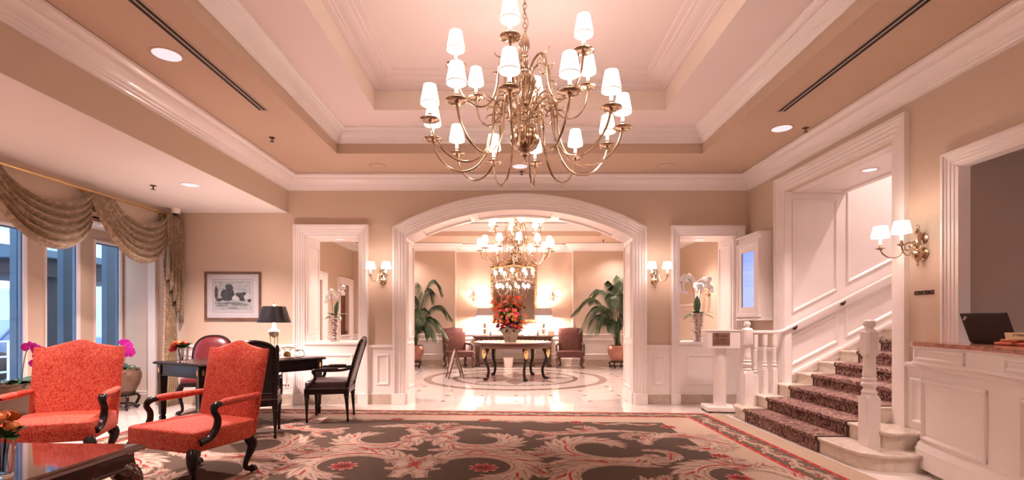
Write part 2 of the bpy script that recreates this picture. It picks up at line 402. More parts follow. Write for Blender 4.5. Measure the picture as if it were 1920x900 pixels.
# back wall with two pass-through windows and the arch
WL = (-3.229, -2.38); WR = (2.655, 3.52); WZ0, WZ1 = 0.96, 2.65
AX0, AX1, ASP, ACR = -1.644, 1.93, 2.65, 3.095
def arc(x0, x1, zs, zc, n=28):
    h = (x1-x0)/2; r = (h*h+(zc-zs)**2)/(2*(zc-zs)); cx = (x0+x1)/2; cz = zc-r
    a = math.asin(h/r)
    return [(cx+r*math.sin(-a+2*a*i/n), cz+r*math.cos(-a+2*a*i/n)) for i in range(n+1)]
m = MB()
m.box(XW-0.0, WL[0], YB, YB2, 0, 3.7); m.box(WL[1], AX0, YB, YB2, 0, 3.7); m.box(AX1, WR[0], YB, YB2, 0, 3.7); m.box(WR[1], 4.9, YB, YB2, 0, 3.7)
for w in (WL, WR):
    m.box(w[0], w[1], YB, YB2, 0, WZ0); m.box(w[0], w[1], YB, YB2, WZ1, 3.7)
pts = [(AX0, 3.7), (AX1, 3.7)] + [(x, z) for x, z in reversed(arc(AX0, AX1, ASP, ACR))]
m.prism(pts, lambda a, b: (a, YB, b), lambda a, b: (a, YB2, b))
wall_back = struct(m.build('wall_back', WALLC, smooth=0), 'beige vinyl end wall of the lobby pierced by the wide arch', 'wall')

CASE = [(0,0),(0,0.022),(0.028,0.022),(0.036,0.034),(0.07,0.034),(0.078,0.048),(0.112,0.048),(0.12,0.062),(0.15,0.062),(0.152,0.085),(0.185,0.085),(0.185,0)]
def casing(name, path, n, w=0.185, label=None, mt=None, t=1.0):
    k = w/0.185; m = MB(); m.sweep(path, [(o*k, u*t) for o, u in CASE], n)
    return struct(m.build(name, mt or WHITE, smooth=25), label, 'trim')
NB = (0,-1,0); NR = (-1,0,0)
casing('trim_5', [(AX0,YB,0)] + [(x,YB,z) for x, z in arc(AX0, AX1, ASP, ACR)] + [(AX1,YB,0)], NB, 0.195, 'white fluted casing framing the wide arch')
casing('trim_6', [(WL[0],YB,0),(WL[0],YB,WZ1),(WL[1],YB,WZ1),(WL[1],YB,0)], NB, 0.155, 'white casing of the left pass-through window')
casing('trim_7', [(WR[0],YB,0),(WR[0],YB,WZ1),(WR[1],YB,WZ1),(WR[1],YB,0)], NB, 0.14, 'white casing of the right pass-through window')
m = MB()
for x0, x1, t in ((AX0-0.205, AX0-0.005, 0.1), (AX1+0.005, AX1+0.205, 0.1), (WL[0]-0.16, WL[0], 0.09), (WL[1], WL[1]+0.16, 0.09), (WR[0]-0.145, WR[0], 0.09), (WR[1], WR[1]+0.145, 0.09)):
    m.box(x0, x1, YB-t, YB, 0, 0.17)
struct(m.build('trim_8', WHITE, smooth=0, bevel=0.004), 'white plinth blocks at the feet of the casings on the end wall', 'trim')

PM = [(0,0),(0.0,0.008),(0.006,0.014),(0.016,0.016),(0.024,0.010),(0.030,0.004),(0.034,0)]
def pmould(m, pts, n, k=1.0):
    m.sweep(pts, [(o*k, u*k) for o, u in PM], n, closed=True)
def pm_back(m, x0, x1, z0, z1, y, k=1.0):
    pmould(m, [(x0,y,z0),(x1,y,z0),(x1,y,z1),(x0,y,z1)], NB, k)
# white linings of the arch and the two windows, with panel mouldings
m = MB(); A = arc(AX0, AX1, ASP, ACR); t = 0.012
m.box(AX0, AX0+t, YB-0.02, YB2+0.02, 0, ASP); m.box(AX1-t, AX1, YB-0.02, YB2+0.02, 0, ASP)
m.prism(A + [(x, z-t) for x, z in reversed(A)], lambda a, b: (a, YB-0.02, b), lambda a, b: (a, YB2+0.02, b))
for sx, x in ((1, AX0+t), (-1, AX1-t)):
    for z0, z1 in ((0.26, 0.92), (1.06, 2.52)):
        P = [(x, YB+0.08, z0), (x, YB2-0.08, z0), (x, YB2-0.08, z1), (x, YB+0.08, z1)]
        pmould(m, P if sx < 0 else P[::-1], (sx, 0, 0), 1.4)
    m.box(min(x, x+sx*0.02), max(x, x+sx*0.02), YB-0.02, YB2+0.02, 0, 0.17)
n = len(A)-1
for i0, i1 in ((0, 2), (n//3-1, n//3), (2*n//3, 2*n//3+1), (n-2, n)):      # ribs across the soffit
    seg = A[i0:i1+1]
    m.prism([(x, z-t) for x, z in seg] + [(x, z-t-0.03) for x, z in reversed(seg)], lambda a, b: (a, YB+0.071, b), lambda a, b: (a, YB2-0.071, b))
for y0, y1 in ((YB-0.012, YB+0.07), (YB2-0.07, YB2+0.012)):                  # borders along both edges
    m.prism([(x, z-t) for x, z in A] + [(x, z-t-0.03) for x, z in reversed(A)], lambda a, b, y0=y0: (a, y0, b), lambda a, b, y1=y1: (a, y1, b))
struct(m.build('trim_9', WHITE, smooth=25), 'white panelled lining of the arch passage', 'trim')
for k, w in enumerate((WL, WR)):
    m = MB()
    m.box(w[0], w[0]+t, YB, YB2, WZ0, WZ1); m.box(w[1]-t, w[1], YB, YB2, WZ0, WZ1); m.box(w[0], w[1], YB, YB2, WZ1-t, WZ1)
    for sx, x in ((1, w[0]+t), (-1, w[1]-t)):
        P = [(x, YB+0.09, 1.14), (x, YB2-0.07, 1.14), (x, YB2-0.07, 2.5), (x, YB+0.09, 2.5)]
        pmould(m, P if sx < 0 else P[::-1], (sx, 0, 0), 0.9)
    m.box(w[0]-0.0, w[1]+0.0, YB-0.05, YB2+0.04, WZ0-0.03, WZ0+0.012)
    m.box(w[0], w[1], YB-0.025, YB, WZ0-0.075, WZ0-0.03)
    struct(m.build('trim_%d' % (10+k), WHITE, smooth=25, bevel=0.003), ('white sill and panelled reveal of the left pass-through window', 'white sill and panelled reveal of the right pass-through window')[k], 'trim')

# wainscot, chair rail, stone baseboards of the end wall
RAIL = [(0,0),(0.022,0.0),(0.022,0.012),(0.032,0.018),(0.04,0.03),(0.04,0.05),(0.026,0.054),(0.02,0.062),(0,0.062)]
mw, ms, mr = MB(), MB(), MB()
for x0, x1, px0, px1, rail in ((XW, -3.384, None, None, True), (WL[0], WL[1], -3.14, -2.47, False), (WL[1]+0.155, AX0-0.195, -2.10, -1.90, True), (AX1+0.195, WR[0]-0.14, 2.24, 2.42, True), (WR[0], WR[1], 2.76, 3.42, False), (WR[1]+0.14, XR, None, None, True)):
    if x0 == XW: x0 = -5.22
    mw.box(x0, x1, YB-0.022, YB, 0.15, 0.90 if rail else 0.93); ms.box(x0, x1, YB-0.034, YB, 0, 0.15)
    mw.box(x0, x1, YB-0.036, YB, 0.15, 0.175)
    if px0: pm_back(mw, px0, px1, 0.30, 0.78, YB-0.022, 1.3)
    if rail: mr.sweep([(x1, YB, 0.865), (x0, YB, 0.865)], [(o+0.012, u) for o, u in RAIL], (0,0,1))
pm_back(mw, -5.1, -4.35, 0.30, 0.78, YB-0.022, 1.3); pm_back(mw, -4.25, -3.5, 0.30, 0.78, YB-0.022, 1.3)
struct(mw.build('trim_12', WHITE, smooth=25), 'white panelled wainscot along the end wall', 'trim')
struct(mr.build('trim_13', WHITE, smooth=25), 'white chair rail along the end wall', 'trim')
ms.box(XW, -5.22, YB-0.03, YB, 0, 0.15)
struct(ms.build('baseboard_back', STONE, smooth=0, bevel=0.004), 'beige stone baseboard along the end wall', 'baseboard')
m = MB(); m.box(XW, -5.66, YB-0.024, YB, 0.15, 0.20); m.box(XW, -5.66, YB-0.034, YB, 0.19, 0.205); m.box(-5.66, -5.545, YB-0.06, YB, 0, 2.62)
struct(m.build('trim_14', WHITE, smooth=0, bevel=0.003), 'white pilaster and baseboard cap beside the window bay', 'trim')

# window wall: piers, three windows and the bay bulkhead
WIN = [(5.72, 6.24), (6.49, 7.01), (7.26, 7.77)]; SZ0, SZ1 = 0.42, 2.49
m = MB(); ys = [YR] + [v for w in WIN for v in w] + [YB]
for a in range(0, len(ys), 2): m.box(XW-0.06, XW, ys[a], ys[a+1], 0, 3.1)
for y0, y1 in WIN: m.box(XW-0.06, XW, y0, y1, 0, SZ0); m.box(XW-0.06, XW, y0, y1, SZ1, 3.1)
struct(m.build('wall_left', WALLC, smooth=0), 'beige window wall on the left of the lobby', 'wall')
for k, (y0, y1) in enumerate(WIN):
    m = MB(); nW = (1, 0, 0)
    m.sweep([(XW, y0+0.05, SZ0+0.05), (XW, y0+0.05, SZ1-0.05), (XW, y1-0.05, SZ1-0.05), (XW, y1-0.05, SZ0+0.05)], [(0.016,-0.05),(0.016,0.006),(0.026,0.012),(0.034,0.022),(0.055,0.022),(0.055,-0.05)], nW, closed=True)
    w = struct(m.build('window_%d' % (k+1), WHITE, smooth=25), ('tall narrow window nearest the camera, cut by the left edge of the picture', 'middle one of the three tall narrow windows, behind the left armchair', 'tall narrow window furthest from the camera, beside the pilaster')[k], 'window')
    f = MB(); f.sweep([(XW-0.025, y0+0.05, SZ0+0.05), (XW-0.025, y0+0.05, SZ1-0.05), (XW-0.025, y1-0.05, SZ1-0.05), (XW-0.025, y1-0.05, SZ0+0.05)], [(0,-0.02),(0,0.012),(0.016,0.012),(0.016,-0.02)], nW, closed=True)
    f.build('sash', SASH, w, smooth=0)
    g = MB(); g.box(XW-0.033, XW-0.027, y0+0.045, y1-0.045, SZ0+0.045, SZ1-0.045); g.build('pane', GLASS, w, smooth=0)
m = MB(); m.box(XW, -5.24, YR, YB, 2.655, 3.0)
m.box(-5.34, -5.24, YR, YB, 2.56, 2.66)
struct(m.build('wall_bulkhead', WALLC, smooth=0), 'beige bulkhead above the window bay', 'wall')
m = MB(); m.box(XW, -5.34, YR, YB, 2.645, 2.656); struct(m.build('ceiling.004', ALCOVE, smooth=0), 'white underside of the window bay bulkhead', 'ceiling')
m = MB(); m.sweep([(-5.24, YR, 2.60), (-5.24, YB, 2.60)], [(0,0),(0,0.02),(-0.02,0.02),(-0.03,0.05),(-0.045,0.06),(-0.045,0.09),(0,0.1)], (0,0,1))
struct(m.build('trim_15', WALLC, smooth=25), 'narrow moulding along the bulkhead behind the swags', 'trim')
m = MB(); m.box(XW, XW+0.02, YR, YB-0.03, 0, 0.15); struct(m.build('baseboard_left', STONE, smooth=0), 'beige stone baseboard under the windows', 'baseboard')

# rear wall closing the lobby behind the camera
m = MB(); m.box(XW-0.2, 5.6, YR-0.15, YR, 0, 3.7); struct(m.build('wall_rear', WALLC, smooth=0), 'beige rear wall of the lobby', 'wall')

# right wall with the stair opening and the office opening
SO = (4.86, 6.78); SZ = 3.07; OO = (2.2, 4.152); OZ = 2.605
m = MB()
m.box(XR, XR+0.085, YR, OO[0], 0, 3.7); m.box(XR, XR+0.085, OO[0], OO[1], OZ, 3.7); m.box(XR, XR+0.085, OO[1], SO[0], 0, 3.7)
m.box(XR, XR+0.085, SO[0], SO[1], SZ, 3.7); m.box(XR, XR+0.085, SO[1], YB, 0, 3.7)
struct(m.build('wall_right', WALLC, smooth=0), 'beige right wall of the lobby between stair and office', 'wall')
casing('trim_16', [(XR,SO[1],0.15),(XR,SO[1],SZ),(XR,SO[0],SZ),(XR,SO[0],0.302)], NR, 0.2, 'white fluted casing around the stair opening', t=0.6)
casing('trim_17', [(XR,OO[1],0),(XR,OO[1],OZ),(XR,OO[0],OZ),(XR,OO[0],0)], NR, 0.125, 'white fluted casing around the concierge office opening', t=0.55)
m = MB(); m.box(XR-0.012, XR+0.09, OO[1]-0.012, OO[1]+0.001, 0, OZ); m.box(XR-0.012, XR+0.09, OO[0], OO[1], OZ-0.012, OZ+0.001)
m.box(XR-0.004, XR+0.09, SO[1]-0.01, SO[1]+0.08, 0.15, SZ); m.box(XR, XR+0.09, SO[0]-0.001, SO[0]+0.012, 0.3, SZ)
struct(m.build('trim_18', WHITE, smooth=0), 'white jambs of the stair and office openings', 'trim')
m = MB(); m.box(XR-0.022, XR, 4.278, 4.66, 0.10, 0.89)
m.sweep([(XR, 4.278, 0.86), (XR, 4.66, 0.86)], [(o+0.014, u) for o, u in RAIL], (0,0,1)); m.box(XR-0.03, XR, 4.278, 4.66, 0.0, 0.28); m.box(XR-0.038, XR, 4.278, 4.66, 0.27, 0.30)
pmould(m, [(XR-0.022, 4.61, 0.36), (XR-0.022, 4.37, 0.36), (XR-0.022, 4.37, 0.78), (XR-0.022, 4.61, 0.78)], NR, 1.2)
m.box(XR-0.022, XR, SO[1]+0.2, YB-0.02, 0.15, 0.89); m.sweep([(XR, SO[1]+0.2, 0.86), (XR, YB, 0.86)], [(o+0.014, u) for o, u in RAIL], (0,0,1))
struct(m.build('trim_19', WHITE, smooth=25), 'white wainscot on the right wall', 'trim')
# concierge office behind the opening
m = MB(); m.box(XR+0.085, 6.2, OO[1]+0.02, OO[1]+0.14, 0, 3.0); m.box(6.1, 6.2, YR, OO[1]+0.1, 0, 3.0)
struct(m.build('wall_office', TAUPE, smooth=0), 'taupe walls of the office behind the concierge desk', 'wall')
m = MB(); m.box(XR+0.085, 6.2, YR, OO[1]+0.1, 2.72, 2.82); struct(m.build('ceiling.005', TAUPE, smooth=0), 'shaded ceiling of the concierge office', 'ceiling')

# stairwell
SY = 6.85
for nm_, b_, l_ in (('wall_stair_far', (XR+0.085, 7.0, SY, SY+0.12), 'white panelled far wall of the stairwell'), ('wall_stair_end', (6.9, 7.0, SO[0], SY), 'white wall at the head of the stairs'), ('wall_stair_near', (XR+0.085, 7.0, SO[0]-0.12, SO[0]), 'white near wall of the stairwell')):
    m = MB(); m.box(*b_, 0, 5.2); struct(m.build(nm_, WHITE, smooth=0), l_, 'wall')
m = MB(); m.box(XR+0.085, 4.63, SO[0], SY, SZ-0.004, 3.56); m.box(4.63, 7.0, SO[0]-0.1, SY+0.1, 5.1, 5.2); m.box(4.55, 4.63, SO[0], SY, 3.5, 5.2)
pmould(m, [(3.95, SO[0]+0.15, SZ), (4.5, SO[0]+0.15, SZ), (4.5, SY-0.15, SZ), (3.95, SY-0.15, SZ)], (0,0,-1), 1.5)
struct(m.build('ceiling.006', WHITE, smooth=25), 'white panelled soffit over the foot of the stairs', 'ceiling')
G = 0.151/0.295
m = MB()
def pm_slant(x0, x1, zb0, zt0=None, zt=None):
    top = [(x1, SY, zt), (x0, SY, zt)] if zt else [(x1, SY, zt0+G*(x1-x0)), (x0, SY, zt0)]
    pmould(m, [(x0, SY, zb0), (x1, SY, zb0+G*(x1-x0))] + top, NB, 1.3)
pm_slant(3.88, 4.51, 1.40, zt=2.98); pm_slant(4.64, 5.75, 1.81, zt=4.8); pm_slant(3.86, 4.52, 0.67, 1.09); pm_slant(4.62, 5.9, 1.06, 1.49)
def slab(m, x0, x1, z0, z1, y0, y1):
    m.prism([(x0, z0), (x1, z0+G*(x1-x0)), (x1, z1+G*(x1-x0)), (x0, z1)], lambda a, b: (a, y0, b), lambda a, b: (a, y1, b))
slab(m, 3.76, 6.9, 0.455, 0.53, SY-0.03, SY); slab(m, 3.76, 6.9, 0.50, 0.535, SY-0.05, SY); slab(m, 3.76, 6.9, 0.40, 0.46, SY-0.018, SY)
struct(m.build('trim_20', WHITE, smooth=25), 'white panel mouldings and sloping stringer cap on the stair wall', 'trim')
# ---------------------------------------------------------------- foyer shell beyond the arch
FXL, FXR = -4.6, 4.8
m = MB(); m.box(FXL-0.6, -1.6, YF-0.22, YF+0.2, 0, 3.7); m.box(1.82, FXR+0.6, YF-0.22, YF+0.2, 0, 3.7); m.box(-1.6, 1.82, YF, YF+0.2, 0, 3.7)
struct(m.build('wall_foyer', WALLC, smooth=0), 'beige far wall of the foyer with a recessed middle bay', 'wall')
DW = [(11.2, 12.1), (13.35, 14.1)]
m = MB(); m.box(FXL-0.15, FXL, YB2, DW[0][0], 0, 3.7); m.box(FXL-0.15, FXL, DW[0][1], DW[1][0], 0, 3.7); m.box(FXL-0.15, FXL, DW[1][1], YF, 0, 3.7)
for a, b in DW: m.box(FXL-0.15, FXL, a, b, 2.3, 3.7)
struct(m.build('wall_foyer_left', WALLC, smooth=0), 'beige left wall of the foyer with two doors', 'wall')
for k, (a, b) in enumerate(DW):
    m = MB(); m.box(FXL-0.13, FXL-0.09, a, b, 0, 2.3)
    for z0, z1 in ((0.25, 0.95), (1.1, 2.1)):
        pmould(m, [(FXL-0.09, a+0.12, z0), (FXL-0.09, b-0.12, z0), (FXL-0.09, b-0.12, z1), (FXL-0.09, a+0.12, z1)], (1,0,0), 1.5)
    d = struct(m.build('door_%d' % (k+1), DOORWOOD, smooth=25), ('red-brown panelled door seen through the left pass-through window', 'red-brown panelled door further along the left foyer wall')[k], 'door')
    c = MB(); c.sweep([(FXL, b, 0), (FXL, b, 2.3), (FXL, a, 2.3), (FXL, a, 0)], [(-o, u) for o, u in CASE], (1,0,0)); c.build('door_casing', WHITE, d, smooth=25)
    h = MB(); h.lathe([(0.0,0),(0.012,0),(0.012,0.04),(0.03,0.05),(0.032,0.07),(0.0,0.085)], 12, (FXL-0.09, b-0.07, 1.0), 'x'); h.build('door_knob', BRASS, d)
m = MB(); m.box(FXR, FXR+0.15, YB2, YF, 0, 3.7)
struct(m.build('wall_foyer_right', WALLC, smooth=0), 'beige right wall of the foyer with an arched niche', 'wall')
m = MB(); aa = arc(12.5, 14.2, 2.15, 2.55, 14)
m.sweep([(FXR, 12.5, 0)] + [(FXR, y, z) for y, z in aa] + [(FXR, 14.2, 0)], [(o, u) for o, u in CASE], (-1, 0, 0))
m.sweep([(FXR, 12.62, 1.7), (FXR, 14.08, 1.7)], RAIL, (0,0,1))
struct(m.build('trim_21', WHITE, smooth=25), 'white arched casing on the right foyer wall', 'trim')
m = MB(); m.box(FXL-0.15, FXR+0.15, YB2, YF+0.2, 3.9, 4.0); frame_boxes(m, FXL-0.15, FXR+0.15, YB2, YF+0.2, -2.15, 2.40, 9.46, 13.24, 3.70, 3.9)
struct(m.build('ceiling.007', CEIL, smooth=0), 'pinkish white tray panel over the foyer', 'ceiling')
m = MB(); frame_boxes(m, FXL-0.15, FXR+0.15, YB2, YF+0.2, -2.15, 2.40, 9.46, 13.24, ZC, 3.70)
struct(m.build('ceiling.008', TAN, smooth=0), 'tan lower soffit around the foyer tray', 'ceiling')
crown('trim_22', -2.15, 2.40, 9.46, 13.24, 3.70, 0.8, 0.84, label='white crown moulding inside the foyer tray')
m = MB()
m.sweep([(FXL,YF-0.22,3.345),(-1.6,YF-0.22,3.345),(-1.6,YF,3.345),(1.82,YF,3.345),(1.82,YF-0.22,3.345),(FXR,YF-0.22,3.345)][::-1], CROWN, (0,0,1))
m.sweep([(FXL,YB2,3.345),(FXL,YF-0.22,3.345)][::-1], CROWN, (0,0,1)); m.sweep([(FXR,YF-0.22,3.345),(FXR,YB2,3.345)][::-1], CROWN, (0,0,1))
struct(m.build('trim_23', WHITE, smooth=25), 'white crown moulding around the foyer walls', 'trim')
m, s = MB(), MB(); P = [(FXR,YF-0.22),(1.82,YF-0.22),(1.82,YF),(-1.6,YF),(-1.6,YF-0.22),(FXL,YF-0.22),(FXL,12.3)]
m.sweep([(x,y,0.865) for x, y in P], [(o+0.012, u) for o, u in RAIL], (0,0,1))
m.sweep([(x,y,0.15) for x, y in P], [(0,0),(0.02,0),(0.02,0.74),(0,0.74)], (0,0,1)); s.sweep([(x,y,0) for x, y in P], [(0,0),(0.034,0),(0.034,0.17),(0.02,0.18),(0,0.18)], (0,0,1))
for x0, x1, y in ((-4.4, -3.1, YF-0.242), (-2.95, -1.75, YF-0.242), (-1.45, -0.4, YF-0.022), (-0.25, 0.5, YF-0.022), (0.65, 1.67, YF-0.022), (1.97, 3.2, YF-0.242), (3.35, 4.6, YF-0.242)): pm_back(m, x0, x1, 0.30, 0.78, y, 1.3)
struct(m.build('trim_24', WHITE, smooth=25), 'white panelled wainscot and rail around the foyer', 'trim')
struct(s.build('baseboard_foyer', STONE, smooth=25), 'beige stone baseboard around the foyer', 'baseboard')
m = MB(); m.box(-1.625, -1.595, YF-0.235, YF-0.2, 0.9, 3.35); m.box(1.815, 1.845, YF-0.235, YF-0.2, 0.9, 3.35)  # bright edge light of the bay returns, put in as white strips
struct(m.build('trim_25', WHITE, smooth=0), 'slim white strips standing in for the lit edges of the recessed bay', 'trim')

# stone inlays of the floor: rings, rosette and small dark insets
def ring(name, r0, r1, c, mt, seg=72, z=0.0012):
    m = MB(); n = seg
    b = m.add([(c[0]+r0*math.cos(2*math.pi*i/n), c[1]+r0*math.sin(2*math.pi*i/n), z) for i in range(n)]); d = m.add([(c[0]+r1*math.cos(2*math.pi*i/n), c[1]+r1*math.sin(2*math.pi*i/n), z) for i in range(n)])
    for i in range(n): m.face((b+i, d+i, d+(i+1) % n, b+(i+1) % n))
    return m.build(name, mt, floor, smooth=0)
MC = (0.11, 11.35)
ring('outer_ring', 1.90, 2.07, MC, INLAY_BRN).location.z = 0.001
ring('inner_ring', 1.32, 1.42, MC, INLAY_BRN).location.z = 0.001
for k in range(8):
    m = MB(); a = k*math.pi/4
    pts = [(MC[0]+r*math.cos(a+da), MC[1]+r*math.sin(a+da), 0.0022) for r, da in ((0.18, 0), (0.7, -0.33), (1.25, 0), (0.7, 0.33))]
    m.poly(pts); m.build('rosette_tile', INLAY_RED if k % 2 else INLAY_BRN, floor, smooth=0)
me = MB(); me.poly([(-0.055,0,0.0012),(0,-0.055,0.0012),(0.055,0,0.0012),(0,0.055,0.0012)]); o0 = me.build('inset_tile', INLAY_BRN, floor, smooth=0)
first = True
for i in range(11):
    for j in range(10):
        x, y = -2.9+0.6*i, 8.05+0.6*j
        if math.hypot(x-MC[0], y-MC[1]) < 2.2 or y > 14.2: continue
        o = o0 if first else o0.copy()
        if not first: COL.objects.link(o)
        o.location = (x, y, 0.0); first = False

# ---------------------------------------------------------------- ceiling fixtures
def downlight(x, y, z, label, power, r=0.115, group='recessed downlights', beam=84):
    e = empty('recessed_downlight', label, 'downlight', (x, y, z), 0, group)
    m = MB(); m.lathe([(r+0.016, 0.0), (r+0.016, -0.004), (r+0.006, -0.006), (r-0.002, -0.004), (r-0.008, 0.001), (r-0.008, 0.002)], 28); m.build('trim_ring', TAN if z > 3.2 else ALCOVE, e)
    m = MB(); m.lathe([(r-0.006, -0.0015), (0.0, -0.0012)], 28); m.build('lens', LENS, e)
    if power: lamp('downlight_beam', 'SPOT', (0, 0, -0.02), power, e, 0.07, (1.0, 0.745, 0.695), spot=beam, blend=1.0)
    return e
downlight(-2.93, 4.23, ZC, 'recessed downlight in the left soffit beside the long slot vent', SPOT_W)
downlight(3.20, 5.85, ZC, 'recessed downlight in the right soffit near the stair opening', SPOT_W)
downlight(0.14, 7.28, ZC, 'recessed downlight in the soffit above the middle of the arch', SPOT_W)
for x, lb in ((-1.94, 'flush round tan cover plate in the soffit over the left sconce'), (2.28, 'flush round tan cover plate in the soffit over the right sconce')):
    e = empty('ceiling_cover', lb, 'cover plate', (x, 7.26, ZC), 0, 'round cover plates in the soffit')
    m = MB(); m.lathe([(0.125,0),(0.125,-0.006),(0.112,-0.008),(0.108,-0.004),(0,-0.004)], 28); m.build('plate', TAN, e)
downlight(-4.0, 6.2, ZA, 'recessed downlight in the low white alcove ceiling', SPOT_W*2.2, 0.1, beam=130)
downlight(-5.7, 7.0, 2.645, 'small downlight in the window bay behind the swags', SPOT_W*0.12, 0.07)
downlight(-2.8, 8.12, WZ1-0.012, 'downlight in the head of the left pass-through window', SPOT_W*0.2, 0.07)
downlight(3.09, 8.12, WZ1-0.012, 'downlight in the head of the right pass-through window', SPOT_W*0.2, 0.07)
UNSEEN = ['over the concierge desk', 'in the left soffit above the coffee table', 'at the rear left of the lobby soffit', 'in the middle of the rear lobby soffit', 'at the rear right of the lobby soffit', 'in the near end of the alcove ceiling', 'in the alcove ceiling above the window-side armchair', 'in the alcove ceiling left of the coffee table']  # out-of-view downlights added to raise the ambient light
for k, (x, y) in enumerate([(3.2, 2.6), (-2.93, 1.6), (-2.0, -1.2), (0.1, -1.4), (2.2, -1.2), (-4.9, -0.5), (-4.5, 3.7), (-4.9, 1.6)]):
    downlight(x, y, ZA if x < -3.5 else ZC, 'added unseen downlight '+UNSEEN[k], SPOT_W)
for x, y, nm in ((-3.2, 9.2, 'added unseen downlight in the left foyer soffit by the arch'), (3.4, 9.2, 'added unseen downlight in the right foyer soffit by the arch'), (-3.0, 13.9, 'recessed downlight above the left palm'), (3.05, 13.9, 'recessed downlight above the right palm'), (0.1, 8.9, 'added unseen downlight in the foyer soffit behind the arch'), (-3.4, 11.3, 'added unseen downlight by the left foyer doors'), (3.6, 11.3, 'added unseen downlight by the right foyer wall lamp')):
    downlight(x, y, ZC, nm, SPOT_W*(0.55 if y > 13 else 1.3), 0.09, beam=118)  # all but the two palm lamps are unseen, added for ambient light
downlight(5.6, 5.85, 5.1, 'added unseen downlight in the high stairwell ceiling', SPOT_W*1.0, beam=120)  # lamp added to brighten the stair wall
downlight(4.2, 5.8, SZ-0.004, 'added fill downlight in the panelled soffit over the foot of the stairs', SPOT_W*0.2, 0.08, beam=120)  # second lamp added for the dark foot of the stairs
downlight(5.0, 2.4, 2.72, 'added fill downlight in the concierge office ceiling', SPOT_W*0.8)  # lamp added to lift the dark office wall
def slot(x, y0, y1, label):
    e = empty('slot_vent', label, 'air vent', (x, y0, ZC))
    m = MB(); L_ = y1-y0
    for a in (-0.052, -0.006, 0.040): m.box(a, a+0.012, 0, L_, -0.006, 0.002)
    m.box(-0.052, 0.052, L_-0.012, L_, -0.006, 0.002); m.build('frame', TAN, e, smooth=0)
    for a in (-0.040, 0.006):
        m = MB(); m.box(a, a+0.034, 0, L_-0.012, -0.003, 0.0005); m.build('slot', BLACKMETAL, e, smooth=0)
slot(-2.66, 2.2, 5.34, 'long black double-slot air vent in the left soffit')
slot(2.93, 2.2, 5.37, 'long black double-slot air vent in the right soffit')
def sprinkler(x, y, z, label):
    e = empty('fire_sprinkler', label, 'sprinkler', (x, y, z), 0, 'ceiling sprinkler heads')
    m = MB(); m.lathe([(0.036,0),(0.036,-0.006),(0.02,-0.012),(0.0,-0.012)], 14); m.build('escutcheon', CARVED, e)
    m = MB(); m.lathe([(0.008,-0.01),(0.008,-0.045),(0.026,-0.047),(0.026,-0.051),(0,-0.053)], 12); m.build('deflector', CARVED, e)
sprinkler(-2.95, 6.14, ZC, 'dark sprinkler head in the left tan soffit'); sprinkler(3.47, 5.83, ZC, 'dark sprinkler head beside the right downlight')
sprinkler(-4.48, 6.22, ZA, 'dark sprinkler head in the low alcove ceiling'); sprinkler(0.17, 7.52, ZC, 'dark sprinkler head below the chandelier, over the arch')
sprinkler(2.6, 13.9, ZC, 'dark sprinkler head in the foyer ceiling by the right palm')
e = empty('dome_camera', 'small white dome camera under the alcove ceiling corner', 'camera', (-5.06, 7.5, ZA))
m = MB(); m.lathe([(0.06,0),(0.062,-0.03),(0.055,-0.07),(0.05,-0.075),(0,-0.075)], 18); m.build('housing', WHITE, e)
m = MB(); m.ball((0,0,-0.075), 0.042, 14, 10); m.build('dome', LAPTOP, e)
# ---------------------------------------------------------------- chandeliers
def smooth_path(P, n=6):
    """Catmull-Rom through the points"""
    P = [Vector(p) for p in P]; out = []
    for i in range(len(P)-1):
        p0, p1, p2, p3 = P[max(i-1,0)], P[i], P[i+1], P[min(i+2,len(P)-1)]
        for k in range(n):
            t = k/n
            out.append(0.5*((2*p1)+(p2-p0)*t+(2*p0-5*p1+4*p2-p3)*t*t+(3*p1-p0-3*p2+p3)*t**3))
    out.append(P[-1]); return out
def shade_parts(parent, c, r0, r1, h, seg=18, light=BULB_W, tilt=None):
    """drum shade with trims; bottom centre at c"""
    m = MB()
    if tilt: m.M = tilt
    m.lathe([(r0, 0), (r1, h), (r1-0.003, h), (r0-0.003, 0.001)], seg, c)
    s = m.build('lamp_shade', SHADE, parent)
    t = MB()
    if tilt: t.M = tilt
    t.lathe([(r0+0.001, -0.001), (r0+0.0012, 0.007), (r0-0.004, 0.007), (r0-0.004, -0.001)], seg, c)
    t.build('shade_trim', SHADE_TRIM, s)
    return s
def curl(c, r, a0, turns, plane, n=14):
    """spiral in a vertical radial plane (unit vector plane)"""
    out = []
    for i in range(n+1):
        t = i/n; a = a0+turns*2*math.pi*t; q = r*(1-0.72*t)
        out.append((c[0]+plane[0]*q*math.cos(a), c[1]+plane[1]*q*math.cos(a), c[2]+q*math.sin(a)))
    return out
